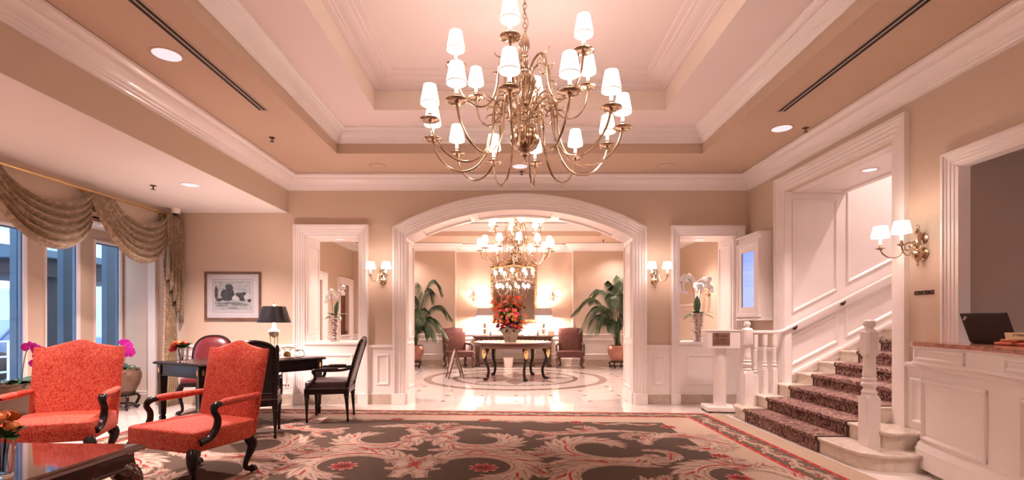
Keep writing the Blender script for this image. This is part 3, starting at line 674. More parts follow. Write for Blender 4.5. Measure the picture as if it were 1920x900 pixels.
def chandelier(label, loc, a_low=-9.0, a_up=-12.0, ztop=4.24, light=True):
    z0 = 2.9
    e = empty('chandelier', label, 'chandelier', (loc[0], loc[1], 0))
    m = MB()   # turned body
    m.lathe([(0,2.655),(0.016,2.66),(0.022,2.675),(0.012,2.69),(0.02,2.705),(0.034,2.715),(0.03,2.735),(0.05,2.75),(0.085,2.785),(0.108,2.84),(0.108,2.885),(0.09,2.935),(0.055,2.97),(0.042,2.985),(0.05,3.0),(0.066,3.02),(0.066,3.05),(0.05,3.065),(0.036,3.10),(0.045,3.12),(0.065,3.14),(0.058,3.165),(0.04,3.18),(0.048,3.22),(0.072,3.30),(0.085,3.36),(0.078,3.39),(0.05,3.40),(0.06,3.415),(0.072,3.43),(0.072,3.46),(0.05,3.475),(0.03,3.49),(0.028,3.54),(0.04,3.56),(0.03,3.575),(0.022,3.59),(0.03,3.61),(0.045,3.65),(0.04,3.70),(0.022,3.745),(0.018,3.76),(0,3.765)], 22)
    m.build('stem', BRASS, e, smooth=50)
    for k in range(16):   # gadroon ribs on ball and vase
        a = 2*math.pi*k/16; c, s = math.cos(a), math.sin(a)
        if k == 0: m = MB()
        m.tube([(c*r, s*r, z) for r, z in ((0.056,2.755),(0.092,2.79),(0.112,2.84),(0.112,2.885),(0.094,2.935),(0.056,2.972))], [0.004,0.012,0.017,0.017,0.012,0.004], 6)
        m.tube([(c*r, s*r, z) for r, z in ((0.05,3.23),(0.074,3.30),(0.087,3.355),(0.076,3.395))], [0.003,0.009,0.012,0.005], 6)
    m.build('gadroon_ribs', BRASS, e)['kind'] = 'stuff'
    m = MB()   # chain and canopy
    z = 3.765; k = 0
    while z < ztop-0.06:
        d = (1,0) if k % 2 else (0,1)
        ring_ = [(d[0]*0.015*math.cos(t), d[1]*0.015*math.cos(t), z+0.024+0.027*math.sin(t)) for t in [2*math.pi*i/10 for i in range(10)]]
        m.tube(ring_, 0.0045, 5, closed=True); z += 0.042; k += 1
    m.tube(smooth_path([(0.0,0.012,3.76),(0.03,0.0,3.86),(-0.012,0,3.98),(0.016,0,4.1),(0,0,ztop-0.03)], 5), 0.004, 5)
    m.build('chain', BRASS, e)['kind'] = 'stuff'
    m = MB(); m.lathe([(0.075,ztop),(0.072,ztop-0.02),(0.04,ztop-0.04),(0.012,ztop-0.06),(0,ztop-0.06)], 18); m.build('canopy', BRASS, e)
    def arm(ang, tier):
        a = R(ang); d = (math.sin(a), -math.cos(a))
        if tier == 0:
            P = [(0.05,3.03),(0.10,3.12),(0.17,3.20),(0.245,3.19),(0.275,3.09),(0.285,2.93),(0.325,2.77),(0.42,2.645),(0.55,2.605),(0.68,2.655),(0.775,2.765),(0.815,2.88)]; rp, zp = 0.82, z0
            cs = [((0.20,3.125), 0.055, 1.2, -1.1), ((0.12,3.055), 0.045, 3.6, 1.1)]; tips = [((0.255,3.17),(0.225,3.225),(0.245,3.25)), ((0.276,3.09),(0.325,3.08),(0.34,3.05)), ((0.17,3.20),(0.10,3.235),(0.075,3.205)), ((0.265,3.15),(0.32,3.165),(0.335,3.19)), ((0.28,3.05),(0.23,3.02),(0.215,2.985))]
        else:
            P = [(0.06,3.44),(0.10,3.50),(0.16,3.535),(0.215,3.505),(0.235,3.41),(0.255,3.25),(0.31,3.13),(0.40,3.085),(0.50,3.125),(0.57,3.23),(0.597,3.36)]; rp, zp = 0.6, 3.39
            cs = [((0.165,3.475), 0.045, 1.2, -1.1)]; tips = [((0.20,3.52),(0.255,3.535),(0.27,3.56)), ((0.235,3.40),(0.28,3.39),(0.29,3.365)), ((0.30,3.14),(0.345,3.16),(0.36,3.19))]
        P3 = smooth_path([(d[0]*r, d[1]*r, z) for r, z in P], 4)
        m = MB(); m.tube(P3, 0.0098, 7)
        for c, rr, a0, tn in cs: m.tube(curl((d[0]*c[0], d[1]*c[0], c[1]), rr, a0, tn, d), [0.008]*8+[0.006]*7, 5)
        for t in tips:
            q = smooth_path([(d[0]*r, d[1]*r, z) for r, z in t], 3); m.tube(q, [0.008-0.005*i/(len(q)-1) for i in range(len(q))], 5)
        o = m.build('arm', BRASS, e)
        C = (d[0]*rp, d[1]*rp, zp)
        m = MB(); m.lathe([(0.0,-0.03),(0.012,-0.028),(0.016,-0.012),(0.03,-0.006),(0.055,-0.006),(0.074,0.000),(0.083,0.006),(0.081,0.009),(0.05,0.002),(0.022,0.006),(0.014,0.02),(0.02,0.032),(0.012,0.045),(0.017,0.055),(0,0.056)], 18, C)
        for q in range(8):
            b = 2*math.pi*q/8; m.ball((C[0]+0.052*math.cos(b), C[1]+0.052*math.sin(b), C[2]-0.006), 0.010, 6, 4, 0.6)
        m.build('drip_pan', BRASS, o)
        m = MB(); m.lathe([(0.0135,0.05),(0.0135,0.19),(0,0.191)], 10, C); m.build('candle_sleeve', CANDLE, o)
        s = shade_parts(o, (C[0], C[1], C[2]+0.13), 0.077, 0.05, 0.15)
        if light: lamp('bulb', 'POINT', (C[0], C[1], C[2]+0.205), BULB_W, o, 0.03)
    for k in range(12): arm(a_low+30*k, 0)
    for k in range(6): arm(a_up+60*k, 1)
    return e
chandelier('large brass chandelier with white shades hanging in the stepped lobby ceiling', (CX, 4.25), -9, -12)
chandelier('second brass chandelier hanging over the round foyer table beyond the arch', (CX, 11.35), 4, 9, 3.9)

# ---------------------------------------------------------------- wall sconces (local: wall at y=0, room towards -y)
def sconce(label, loc, rz, group='brass wall sconces', power=SCONCE_W, sp=0.118, out=0.27):
    e = empty('wall_sconce', label, 'wall lamp', loc, rz, group)
    m = MB(); m.lathe([(0.055,0),(0.06,0.008),(0.045,0.016),(0.02,0.022),(0,0.024)], 18, (0,0,-0.02), 'y')
    m.lathe([(0.048,0),(0.052,0.008),(0.04,0.016),(0,0.022)], 18, (0,0,0.12), 'y'); m.build('back_plate', BRASS, e)
    m = MB(); y = -0.055
    m.lathe([(0,-0.135),(0.006,-0.13),(0.012,-0.115),(0.008,-0.10),(0.014,-0.085),(0.03,-0.065),(0.046,-0.035),(0.046,-0.01),(0.034,0.012),(0.016,0.025),(0.02,0.04),(0.03,0.055),(0.018,0.07),(0.015,0.10),(0.02,0.15),(0.026,0.17),(0.016,0.185),(0.012,0.20),(0,0.205)], 16, (0,y,0))
    m.tube([(0.0,y+0.016*math.cos(t),0.222+0.016*math.sin(t)) for t in [2*math.pi*i/12 for i in range(12)]], 0.004, 5, closed=True)
    m.tube([(0,0,-0.02),(0,y,-0.02)], 0.014, 8); m.tube([(0,0,0.12),(0,y,0.12)], 0.01, 8)
    m.build('stem', BRASS, e)
    for s in (-1, 1):
        m = MB(); t = Vector((s*sp, -out, 0.0))
        q = lambda k, z: (t.x*k, y+(t.y-y)*k, z)
        m.tube(smooth_path([q(0.05,0.045),q(0.16,0.085),q(0.3,0.075),q(0.36,0.03),q(0.48,-0.03),q(0.72,-0.045),q(0.92,-0.01),q(1.0,0.035)], 4), 0.0065, 6)
        m.tube(curl(q(0.24,0.04), 0.035, 1.4, -1.0, (t.x/0.3, t.y/0.3), 10), 0.005, 5)
        o = m.build('arm', BRASS, e)
        C = (t.x, t.y, 0.04)
        m = MB(); m.lathe([(0,-0.012),(0.02,-0.006),(0.042,0.004),(0.04,0.008),(0.012,0.006),(0.014,0.02),(0.01,0.03),(0.014,0.04),(0,0.041)], 14, C); m.build('drip_pan', BRASS, o)
        m = MB(); m.lathe([(0.011,0.038),(0.011,0.12),(0,0.121)], 10, C); m.build('candle_sleeve', CANDLE, o)
        shade_parts(o, (C[0], C[1], C[2]+0.105), 0.078, 0.055, 0.105)
        lamp('bulb', 'POINT', (C[0], C[1], C[2]+0.165), power, o, 0.03)
    return e
sconce('two-armed brass sconce on the end wall left of the arch', (-2.005, YB, 1.95), 0)
sconce('two-armed brass sconce on the end wall right of the arch', (2.265, YB, 1.95), 0)
sconce('two-armed brass sconce above the bronze lettering near the desk', (XR, 4.50, 1.93), R(-90), sp=0.125, out=0.30)
sconce('two-armed brass sconce left of the gilt foyer mirror', (-1.07, YF, 1.96), 0, 'foyer sconces beside the mirror')
sconce('two-armed brass sconce right of the gilt foyer mirror', (1.24, YF, 1.96), 0, 'foyer sconces beside the mirror')
sconce('brass sconce seen side-on behind the right pass-through orchid', (FXR, 11.95, 1.98), R(-90))
# ---------------------------------------------------------------- staircase
RZ_, TR = 0.151, 0.295; SX = 3.04
RUN = mat('stair_runner_carpet', (0.12, 0.05, 0.045, 1), 0.95)
def _run():
    N, L, b = nodes(RUN)
    n = noise(RUN, 7.0, 1.5, 0.4, 3.2, stretch=(1, 1, 1))
    r = ramp(RUN, n.outputs['Fac'], [(0.0, (0.075,0.026,0.026,1)), (0.40, (0.11,0.038,0.038,1)), (0.455, (0.06,0.03,0.022,1)), (0.50, (0.40,0.29,0.22,1)), (0.535, (0.33,0.22,0.17,1)), (0.57, (0.20,0.075,0.08,1)), (0.66, (0.13,0.045,0.045,1)), (0.72, (0.38,0.26,0.20,1)), (1, (0.06,0.03,0.02,1))])
    L.new(r.outputs['Color'], b.inputs['Base Color'])
    w = noise(RUN, 260, 2); bump(RUN, w.outputs['Fac'], 0.35, 0.004)
_run()
RUN_EDGE = mat('runner_edge_stripe', (0.06, 0.03, 0.022, 1), 0.95); tint(RUN_EDGE, (0.06,0.028,0.02,1), (0.10,0.055,0.04,1), 120.0)
RUN_LINE = mat('runner_tan_stripe', (0.36, 0.26, 0.17, 1), 0.95); tint(RUN_LINE, (0.30,0.21,0.14,1), (0.40,0.29,0.20,1), 120.0)
st = empty('staircase', 'cream marble staircase rising to the right through the wide opening', 'stairs', (SX, 5.6, 0), 0)
OXS = Vector((SX, 5.6, 0))
def rr_plan(x0, x1, y0, y1, r):
    """plan rectangle with rounded corners on the -x side"""
    P = []
    for cx, cy, a0 in ((x0+r, y0+r, 180), (x0+r, y1-r, 90)):
        seg = [(cx+r*math.cos(R(a0+90*i/8)), cy+r*math.sin(R(a0+90*i/8))) for i in range(9)]
        P.append(seg)
    return [(x1, y0)] + P[0][::-1] + P[1][::-1] + [(x1, y1)]
for n in range(1, 11):
    x = SX+TR*(n-1); z = RZ_*n
    if n == 1: y0, y1, r, x1 = 4.23, 6.97, 0.24, XR+0.0
    elif n == 2: y0, y1, r, x1 = 4.40, 6.90, 0.13, XR+0.0
    else: y0, y1, r, x1 = SO[0]+0.0, SY, 0.02, x+TR+0.05
    m = MB()
    body = [(a-OXS.x, b-OXS.y) for a, b in rr_plan(x+0.022, x1, y0+(0.022 if n < 3 else 0), y1-(0.022 if n < 3 else 0), r)]
    zz0 = 0.0 if n < 3 else z-RZ_-0.05
    m.prism(body, lambda a, b: (a, b, zz0), lambda a, b: (a, b, z-0.03))
    m.build('riser', MARBLE_STEP, st, smooth=30)
    m = MB(); top = [(a-OXS.x, b-OXS.y) for a, b in rr_plan(x, x1, y0, y1, r)]
    m.prism(top, lambda a, b: (a, b, z-0.032), lambda a, b: (a, b, z)); m.build('tread', MARBLE_STEP, st, smooth=30, bevel=0.009)
# carpet runner
run = empty('stair_runner', 'maroon patterned carpet runner laid down the marble stairs', 'carpet runner', (SX, 5.6, 0))
def runner_strip(y0, y1, lift, mt, name):
    prof = [(-0.006, 0.0)]
    for n in range(1, 11):
        x = TR*(n-1); z = RZ_*n
        prof += [(x-0.006+0.02, z-0.045), (x-0.008, z-0.034), (x-0.010, z-0.012), (x-0.002, z+0.005), (x+0.012, z+0.008), (x+TR+0.012, z+0.008)]
    prof[0] = (0.014, 0.0)
    m = MB(); L_ = lift
    rows = []
    for y in (y0, y1): rows.append(m.add([(x-L_, y, z+L_) for x, z in prof]))
    low = [m.add([(x-L_+0.012, y, z+L_-0.010) for x, z in prof]) for y in (y0, y1)]
    k = len(prof)
    for i in range(k-1):
        m.face((rows[0]+i, rows[1]+i, rows[1]+i+1, rows[0]+i+1)); m.face((low[0]+i, rows[0]+i, rows[0]+i+1, low[0]+i+1)); m.face((rows[1]+i, low[1]+i, low[1]+i+1, rows[1]+i+1))
    return m.build(name, mt, run, smooth=40)
ry0, ry1 = 4.90-5.6, 6.47-5.6
runner_strip(ry0+0.04, ry1-0.04, 0.0, RUN, 'field')
for a, b in ((ry0+0.012, ry0+0.042), (ry1-0.042, ry1-0.012)): runner_strip(a, b, 0.001, RUN_EDGE, 'edge_band')
for a in (ry0+0.05, ry0+0.16, ry1-0.06, ry1-0.17): runner_strip(a, a+0.011, 0.0015, RUN_LINE, 'border_stripe')

# newels, balusters, handrail
def newel(label, loc, s=1.0, ks=1.0):
    e = empty('newel_post', label, 'newel post', loc, 0, 'turned newel posts of the stairs')
    m = MB(); b = 0.088*s
    def oct_(z, h, ch=0.25):
        q = h*ch; return [(h,-h+q,z),(h,h-q,z),(h-q,h,z),(-h+q,h,z),(-h,h-q,z),(-h,-h+q,z),(-h+q,-h,z),(h-q,-h,z)]
    m.loft([oct_(0, b, 0.12), oct_(0.46, b, 0.12), oct_(0.50, b*0.8, 0.5)]); m.build('base_block', WHITE, e, smooth=25)
    m = MB(); m.lathe([(r_*ks, z_) for r_, z_ in ((0.05,0.47),(0.07,0.50),(0.075,0.52),(0.06,0.54),(0.055,0.56),(0.078,0.585),(0.078,0.60),(0.06,0.615),(0.06,0.625),(0.072,0.645),(0.06,0.66),(0.066,0.68),(0.060,0.72),(0.048,0.84),(0.046,0.86),(0.058,0.87),(0.058,0.885),(0.05,0.90),(0.05,0.91),(0.06,0.915))], 18); m.build('turned_shaft', WHITE, e)
    m = MB(); m.loft([oct_(0.86, b*0.78, 0.4), oct_(0.885, b*0.92, 0.3), oct_(1.09, b*0.92, 0.3), oct_(1.115, b*0.7, 0.5)]); m.build('top_block', WHITE, e, smooth=25)
    m = MB(); m.lathe([(r_*ks, z_) for r_, z_ in ((0.052,1.11),(0.045,1.12),(0.034,1.13),(0.045,1.14),(0.056,1.155),(0.060,1.175),(0.052,1.198),(0.03,1.21),(0,1.213))], 18); m.build('ball_cap', WHITE, e)
    return e
newel('nearest white newel post, standing on the bottom marble step', (3.30, 4.56, 0.151), 0.72, 0.86).scale = (1, 1, 0.96)
newel('white newel post at the far end of the stairs beside the balusters', (3.235, 6.776, 0.151), 0.76, 0.78).scale = (1, 1, 0.945)
def baluster(label, loc, h):
    e = empty('baluster', label, 'baluster', loc, 0, 'white balusters beside the far newel')
    m = MB(); b = 0.032; m.box(-b, b, -b, b, 0, h*0.42); m.build('base_block', WHITE, e, smooth=0, bevel=0.004)
    m = MB(); k = h*0.42
    m.lathe([(0.022,k-0.005),(0.03,k+0.012),(0.02,k+0.03),(0.034,k+0.055),(0.02,k+0.08),(0.03,k+0.095),(0.022,k+0.11),(0.026,k+0.14),(0.017,h*0.76),(0.028,h*0.775),(0.018,h*0.79),(0.028,h*0.81),(0.024,h*0.83)], 12); m.build('turned_shaft', WHITE, e)
    m = MB(); b = 0.026; m.box(-b, b, -b, b, h*0.82, h); m.build('top_block', WHITE, e, smooth=0, bevel=0.003)
baluster('white turned baluster nearest the far newel post', (3.345, 6.776, 0.151), 0.965)
baluster('middle one of the three white balusters', (3.475, 6.776, 0.302), 0.815)
baluster('white turned baluster nearest the wall under the handrail bend', (3.605, 6.776, 0.302), 0.815)
e = empty('handrail', 'white handrail, level by the newel then sloping up the stair wall', 'handrail', (3.24, 6.776, 1.12))
m = MB(); hp = [(-0.028,0.012),(-0.032,0.024),(-0.028,0.042),(-0.014,0.052),(0.014,0.052),(0.028,0.042),(0.032,0.024),(0.028,0.012)]
rings = []
for x, z, k in ((0.06, 0, 1), (0.42, 0.0, 1), (0.50, 0.025, 1), (3.4, 0.025+G*2.9, 1)): rings.append([(x, o, z+u) for o, u in hp])
m.loft(rings); m.build('rail', WHITE, e, smooth=40)
for x in (0.68, 1.34):
    z = 0.025+G*(x-0.5)
    m = MB(); m.lathe([(0,0),(0.03,0.0),(0.03,0.012),(0.014,0.02),(0,0.02)], 12, (x, 0.072, z-0.03), 'y'); m.tube([(x,0.06,z-0.03),(x,0.02,z-0.035),(x,0,z+0.003)], 0.009, 6); m.build('bracket', CARVED, e)

# ---------------------------------------------------------------- screen cabinet in the corner
e = empty('display_cabinet', 'white wall cabinet with a lit blue information screen, hung by the stair casing', 'display', (3.55, 7.43, 1.307))
m = MB(); y0, y1, h = -0.35, 0.34, 1.283
m.box(0.03, 0.2, y0+0.006, y1-0.004, 0.02, h-0.02); m.build('body', WHITE, e, smooth=0)
m = MB(); m.sweep([(0.0,y1-0.15,0.20),(0.0,y1-0.15,h-0.26),(0.0,y0+0.15,h-0.26),(0.0,y0+0.15,0.20)], [(0,-0.02),(0,0.0),(0.09,0.0),(0.10,0.014),(0.148,0.014),(0.148,-0.035)], NR, closed=True); m.build('door_frame', WHITE, e, smooth=25)
m = MB(); m.box(-0.02, 0.2, y0-0.012, y1, h-0.03, h); m.box(-0.02, 0.2, y0-0.012, y1, 0.0, 0.03); m.build('cornice', WHITE, e, smooth=0, bevel=0.006)
SCREEN = mat('lit_blue_screen', (0.02, 0.03, 0.08, 1), 0.2, emit=(0.30, 0.42, 1.0, 1), estr=0.27)
def _scr():
    N, L, b = nodes(SCREEN); tc = N.new('ShaderNodeTexCoord'); g = N.new('ShaderNodeSeparateXYZ'); L.new(tc.outputs['Generated'], g.inputs[0])
    r = ramp(SCREEN, g.outputs['Z'], [(0.0, (0.34,0.48,1,1)), (0.6, (0.40,0.52,1,1)), (1.0, (0.20,0.33,0.95,1))]); L.new(r.outputs['Color'], b.inputs['Emission Color'])
_scr()
SCRTXT = mat('screen_text', (0.02,0.03,0.08,1), 0.3, emit=(0.24,0.34,0.84,1), estr=0.235); noise(SCRTXT, 10)
m = MB(); m.box(0.012, 0.02, y0+0.14, y1-0.14, 0.19, h-0.25); sc = m.build('screen', SCREEN, e, smooth=0)
random.seed(4); m = MB(); z = h-0.31
while z > 0.27:
    k = random.choice((0, 1, 1, 2)); a = y1-0.19
    if k:
        while a > y0+0.22:
            w = random.uniform(0.02, 0.06); m.box(0.0105, 0.0118, max(a-w, y0+0.19), a, z-0.006, z); a -= w+0.012
            if random.random() < 0.12: break
    z -= 0.022
m.build('screen_text', SCRTXT, sc, smooth=0)
m = MB(); m.box(0.0105, 0.019, y1-0.165, y1-0.145, 0.19, h-0.25); m.build('screen_edge', LAPTOP, e, smooth=0)

# ---------------------------------------------------------------- express checkout stand
e = empty('checkout_stand', 'white pedestal stand with a small brown sign, beside the stair newel', 'pedestal', (3.02, 7.16, 0), R(-6))
m = MB(); m.box(-0.22, 0.22, -0.19, 0.19, 0.02, 0.085); m.build('base', WHITE, e, smooth=0, bevel=0.012)
for x in (-0.18, 0.18):
    for y in (-0.15, 0.15): m = MB(); m.box(x-0.02, x+0.02, y-0.02, y+0.02, 0, 0.02); m.build('foot', LAPTOP, e, smooth=0)
m = MB(); m.loft([[(r*math.cos(2*math.pi*i/20), r*math.sin(2*math.pi*i/20), z) for i in range(20)] for r, z in ((0.088,0.085),(0.084,0.92))]); m.build('column', WHITE, e)
m = MB(); m.box(-0.205, 0.245, -0.13, 0.13, 0.91, 1.155); m.build('box', WHITE, e, smooth=0, bevel=0.006)
m = MB(); m.box(-0.215, 0.255, -0.14, 0.14, 1.155, 1.172); m.build('lid', WHITE, e, smooth=0, bevel=0.004)
SIGNB = mat('brown_sign_plate', (0.22, 0.12, 0.08, 1), 0.45); tint(SIGNB, (0.20,0.11,0.07,1), (0.25,0.14,0.095,1), 20.0)
m = MB(); m.box(-0.135, 0.10, -0.137, -0.128, 0.955, 1.135); pl = m.build('sign_plate', SIGNB, e, smooth=0)
text_mesh('lettering', 'EXPRESS', 0.044, INK, pl, 0.0006, (-0.015, -0.1375, 1.027), (R(90),0,0), sx=0.85)
text_mesh('lettering', 'CHECKOUT', 0.044, INK, pl, 0.0006, (-0.015, -0.1375, 0.988), (R(90),0,0), sx=0.85)
m = MB(); m.lathe([(0.027,0),(0.027,0.001),(0.018,0.001),(0.018,0)], 20, (-0.075, -0.1365, 1.093), 'y'); m.box(-0.082,-0.068,-0.138,-0.137,1.085,1.103)
m.box(-0.03, 0.065, -0.138, -0.137, 1.083, 1.095); m.build('emblem', INK, pl, smooth=0)

# ---------------------------------------------------------------- concierge desk
desk_pts = smooth_path([(3.75,4.44,0),(3.66,4.43,0),(3.575,4.36,0),(3.535,4.22,0),(3.47,3.93,0),(3.39,3.50,0),(3.24,3.08,0),(3.10,2.6,0),(3.05,2.2,0),(3.2,1.75,0),(3.75,1.6,0)], 6)
def offs(d):
    out = []
    for i, p in enumerate(desk_pts):
        t = desk_pts[min(i+1, len(desk_pts)-1)]-desk_pts[max(i-1, 0)]; t.normalize()
        n = Vector((t.y, -t.x, 0)); out.append((min(p.x-(-n.x)*0+n.x*d*1.0, 3.728) if 0 < i < len(desk_pts)-1 else 3.728, p.y+n.y*d))
    return out
# outward is the lobby side (-x): make sure of the sign
_t = offs(0.1); OUT = 1.0 if _t[len(_t)//2][0] < desk_pts[len(desk_pts)//2].x else -1.0
def curve_solid(name, d, z0, z1, mt, par, bevel=0.0, smooth=30, d2=None):
    P, Q = offs(OUT*d), offs(OUT*(d if d2 is None else d2)); m = MB()
    m.loft([[(x-3.4, y-3.0, z0) for x, y in P], [(x-3.4, y-3.0, z1) for x, y in Q]])
    return m.build(name, mt, par, smooth=smooth, bevel=bevel)
e = empty('concierge_desk', 'curved white panelled concierge desk with a reddish marble top', 'desk', (3.418, 2.985, 0))
curve_solid('stone_plinth', 0.0, 0.0, 0.045, STONE, e); curve_solid('body', 0.0, 0.045, 0.95, WHITE, e)
m = MB()
for d0, z, pr in ((0.0, 0.04, [(0,0),(0.05,0),(0.05,0.06),(0.04,0.085),(0.04,0.15),(0.028,0.165),(0.022,0.19),(0.008,0.205),(0,0.21)]),
                  (0.0, 0.88, [(0,0),(0.012,0.0),(0.02,0.02),(0.05,0.045),(0.062,0.05),(0.062,0.065),(0.05,0.07),(0.05,0.085),(0.05,0.19),(0.062,0.195),(0.075,0.205),(0,0.205)])):
    rings = []
    offsets = [offs(OUT*(d0+o)) for o, u in pr]
    for i in range(len(desk_pts)): rings.append([(offsets[k][i][0]-3.4, offsets[k][i][1]-3.0, z+pr[k][1]) for k in range(len(pr))])
    m.loft(rings)
m.build('mouldings', WHITE, e, smooth=30)
def desk_panel(i0, i1, z0, z1, d, k=1.2):
    """moulding frame bent along the desk front"""
    pr = [(o*k, u*k) for o, u in PM]; O = [offs(OUT*(d+u)) for o, u in pr]; m = MB()
    def pt(i, k_, z): return (O[k_][i][0]-3.4, O[k_][i][1]-3.0, z)
    w = pr[-1][0]
    m.loft([[pt(i, q, z0+pr[q][0]) for q in range(len(pr))] for i in range(i0, i1+1)]); m.loft([[pt(i, q, z1-pr[q][0]) for q in range(len(pr))] for i in range(i0, i1+1)])
    for ii, sg in ((i0, 1), (i1, -1)):
        a, b = Vector(pt(ii, 0, 0)), Vector(pt(ii+sg, 0, 0)); t = (b-a).normalized()
        m.loft([[Vector(pt(ii, q, z))+t*(pr[q][0]) for q in range(len(pr))] for z in (z0, z1)])
    m.build('panel_moulding', WHITE, e, smooth=30)
desk_panel(14, 29, 0.27, 0.80, 0.0); desk_panel(34, 47, 0.27, 0.80, 0.0)
desk_panel(14, 27, 0.965, 1.055, 0.05, 0.8); desk_panel(33, 47, 0.965, 1.055, 0.05, 0.8)
curve_solid('counter_top', 0.068, 1.082, 1.12, ORANGE_MARBLE, e, bevel=0.012)

e = empty('laptop', 'open black laptop on the concierge desk, lid back towards the lobby', 'laptop', (3.73, 3.83, 1.1205), R(0))
m = MB(); m.box(0.0, 0.25, -0.19, 0.19, 0.0, 0.018); m.build('base', LAPTOP, e, smooth=0, bevel=0.006)
lid = MB(); lid.M = Matrix.Translation((0.002, 0, 0.014)) @ Matrix.Rotation(R(-20), 4, 'Y')
lid.box(-0.012, 0.0, -0.19, 0.19, 0.0, 0.245); lo = lid.build('lid', LAPTOP, e, smooth=0, bevel=0.005)
b = MB(); b.M = Matrix.Translation((0.002, 0, 0.014)) @ Matrix.Rotation(R(-20), 4, 'Y') @ Matrix.Translation((-0.0125, 0.155, 0.205)) @ Matrix.Rotation(R(-42), 4, 'X')
b.box(-0.001, 0.001, -0.022, 0.022, -0.008, 0.008); b.build('badge', SILVER, lo, smooth=0)
e = empty('leather_binder', 'lower orange leather binder lying on the concierge desk', 'binder', (3.79, 3.60, 1.1205), 0, 'orange binders under the nameplate')
m = MB(); m.box(-0.15, 0.22, -0.13, 0.14, 0, 0.024); m.build('cover', BOOK_OR, e, smooth=0, bevel=0.009)
e = empty('leather_binder', 'upper orange leather binder carrying the brass nameplate', 'binder', (3.83, 3.62, 1.1448), R(2), 'orange binders under the nameplate')
m = MB(); m.box(-0.145, 0.18, -0.12, 0.12, 0, 0.018); m.build('cover', BOOK_OR, e, smooth=0, bevel=0.007)
e = empty('nameplate', 'small brass nameplate with dark capitals on top of the orange binders', 'nameplate', (3.715, 3.56, 1.1632))
m = MB(); m.M = Matrix.Rotation(R(-12), 4, 'X'); m.box(-0.155, 0.125, -0.006, 0.006, 0, 0.055); m.build('plate', BRASSPLATE, e, smooth=0, bevel=0.003)
m = MB(); m.box(-0.155, 0.125, -0.004, 0.04, 0, 0.006); m.build('foot', BRASSPLATE, e, smooth=0)
text_mesh('lettering', 'CONCIERGE', 0.036, INK, e, 0.0008, (-0.012, -0.0065+0.0058, 0.030), (R(90-(-12)),0,0), sx=0.97)
w = empty('wall_lettering', 'small bronze capitals fixed to the wall under the nearest sconce', 'sign', (XR, 4.49, 1.555), R(-90))
text_mesh('letters', 'CONCIERGE', 0.056, BRONZE_LET, w, 0.004, (0, -0.005, 0), (R(90), 0, 0), sx=0.68)
# ---------------------------------------------------------------- seating
def cabriole(m, x, y, top, sx, sy, s=1.0, foot=True):
    """curved leg: knee swells outwards (sx, sy give the diagonal), pad or claw foot"""
    d = Vector((sx, sy, 0)).normalized()
    P = [(0.0, top), (0.028, top*0.86), (0.036, top*0.72), (0.012, top*0.48), (-0.012, top*0.26), (-0.006, top*0.12), (0.03, 0.035)]
    rr = [0.040, 0.046, 0.040, 0.028, 0.021, 0.020, 0.026]
    pts = smooth_path([(x+d.x*a*s, y+d.y*a*s, z) for a, z in P], 3)
    n = len(pts); rs = []
    for i in range(n):
        t = i/(n-1)*(len(rr)-1); k = min(int(t), len(rr)-2); rs.append((rr[k]*(1-(t-k))+rr[k+1]*(t-k))*s)
    m.tube(pts, rs, 9)
    if foot:
        for a in (-0.7, 0.0, 0.7):
            e2 = Vector((d.x*math.cos(a)-d.y*math.sin(a), d.x*math.sin(a)+d.y*math.cos(a), 0))
            b = Vector((x, y, 0))+d*0.03*s
            m.tube([b+Vector((0,0,0.055))*s, b+e2*0.028*s+Vector((0,0,0.045))*s, b+e2*0.045*s+Vector((0,0,0.016))*s], [0.013*s, 0.014*s, 0.011*s], 6)
        m.ball((x+d.x*0.035*s, y+d.y*0.035*s, 0.026*s), 0.026*s, 8, 6, 1.0)

def camel_back(m, w0, w1, h, t, z0, y0, lean, camel=0.07, nu=16, nv=10):
    """padded back: front and rear skins meeting in a rounded rim"""
    def side(sg):
        rings = []
        for j in range(nv+1):
            v = j/nv; row = []
            for i in range(nu+1):
                u = -1+2*i/nu
                top = h - camel*(0.5*(1-math.cos(math.pi*abs(u)/0.64)) if abs(u) < 0.64 else 1.0-0.10*(abs(u)-0.64))
                hw = w0+(w1-w0)*v
                e = max(0.0, 1-abs(u)**7)*max(0.0, 1-max(0, 2*v-1)**8)
                z = z0+v*(top-z0) ; y = y0+lean*(z-z0)/(h-z0)
                row.append((u*hw, y-sg*t*(0.18+0.82*math.sqrt(max(e, 0))), z))
            rings.append(row)
        return rings
    F, B = side(1), side(-1)
    rows = []
    for j in range(nv+1): rows.append(F[j]+B[j][::-1])
    m.loft(rows, caps=True)

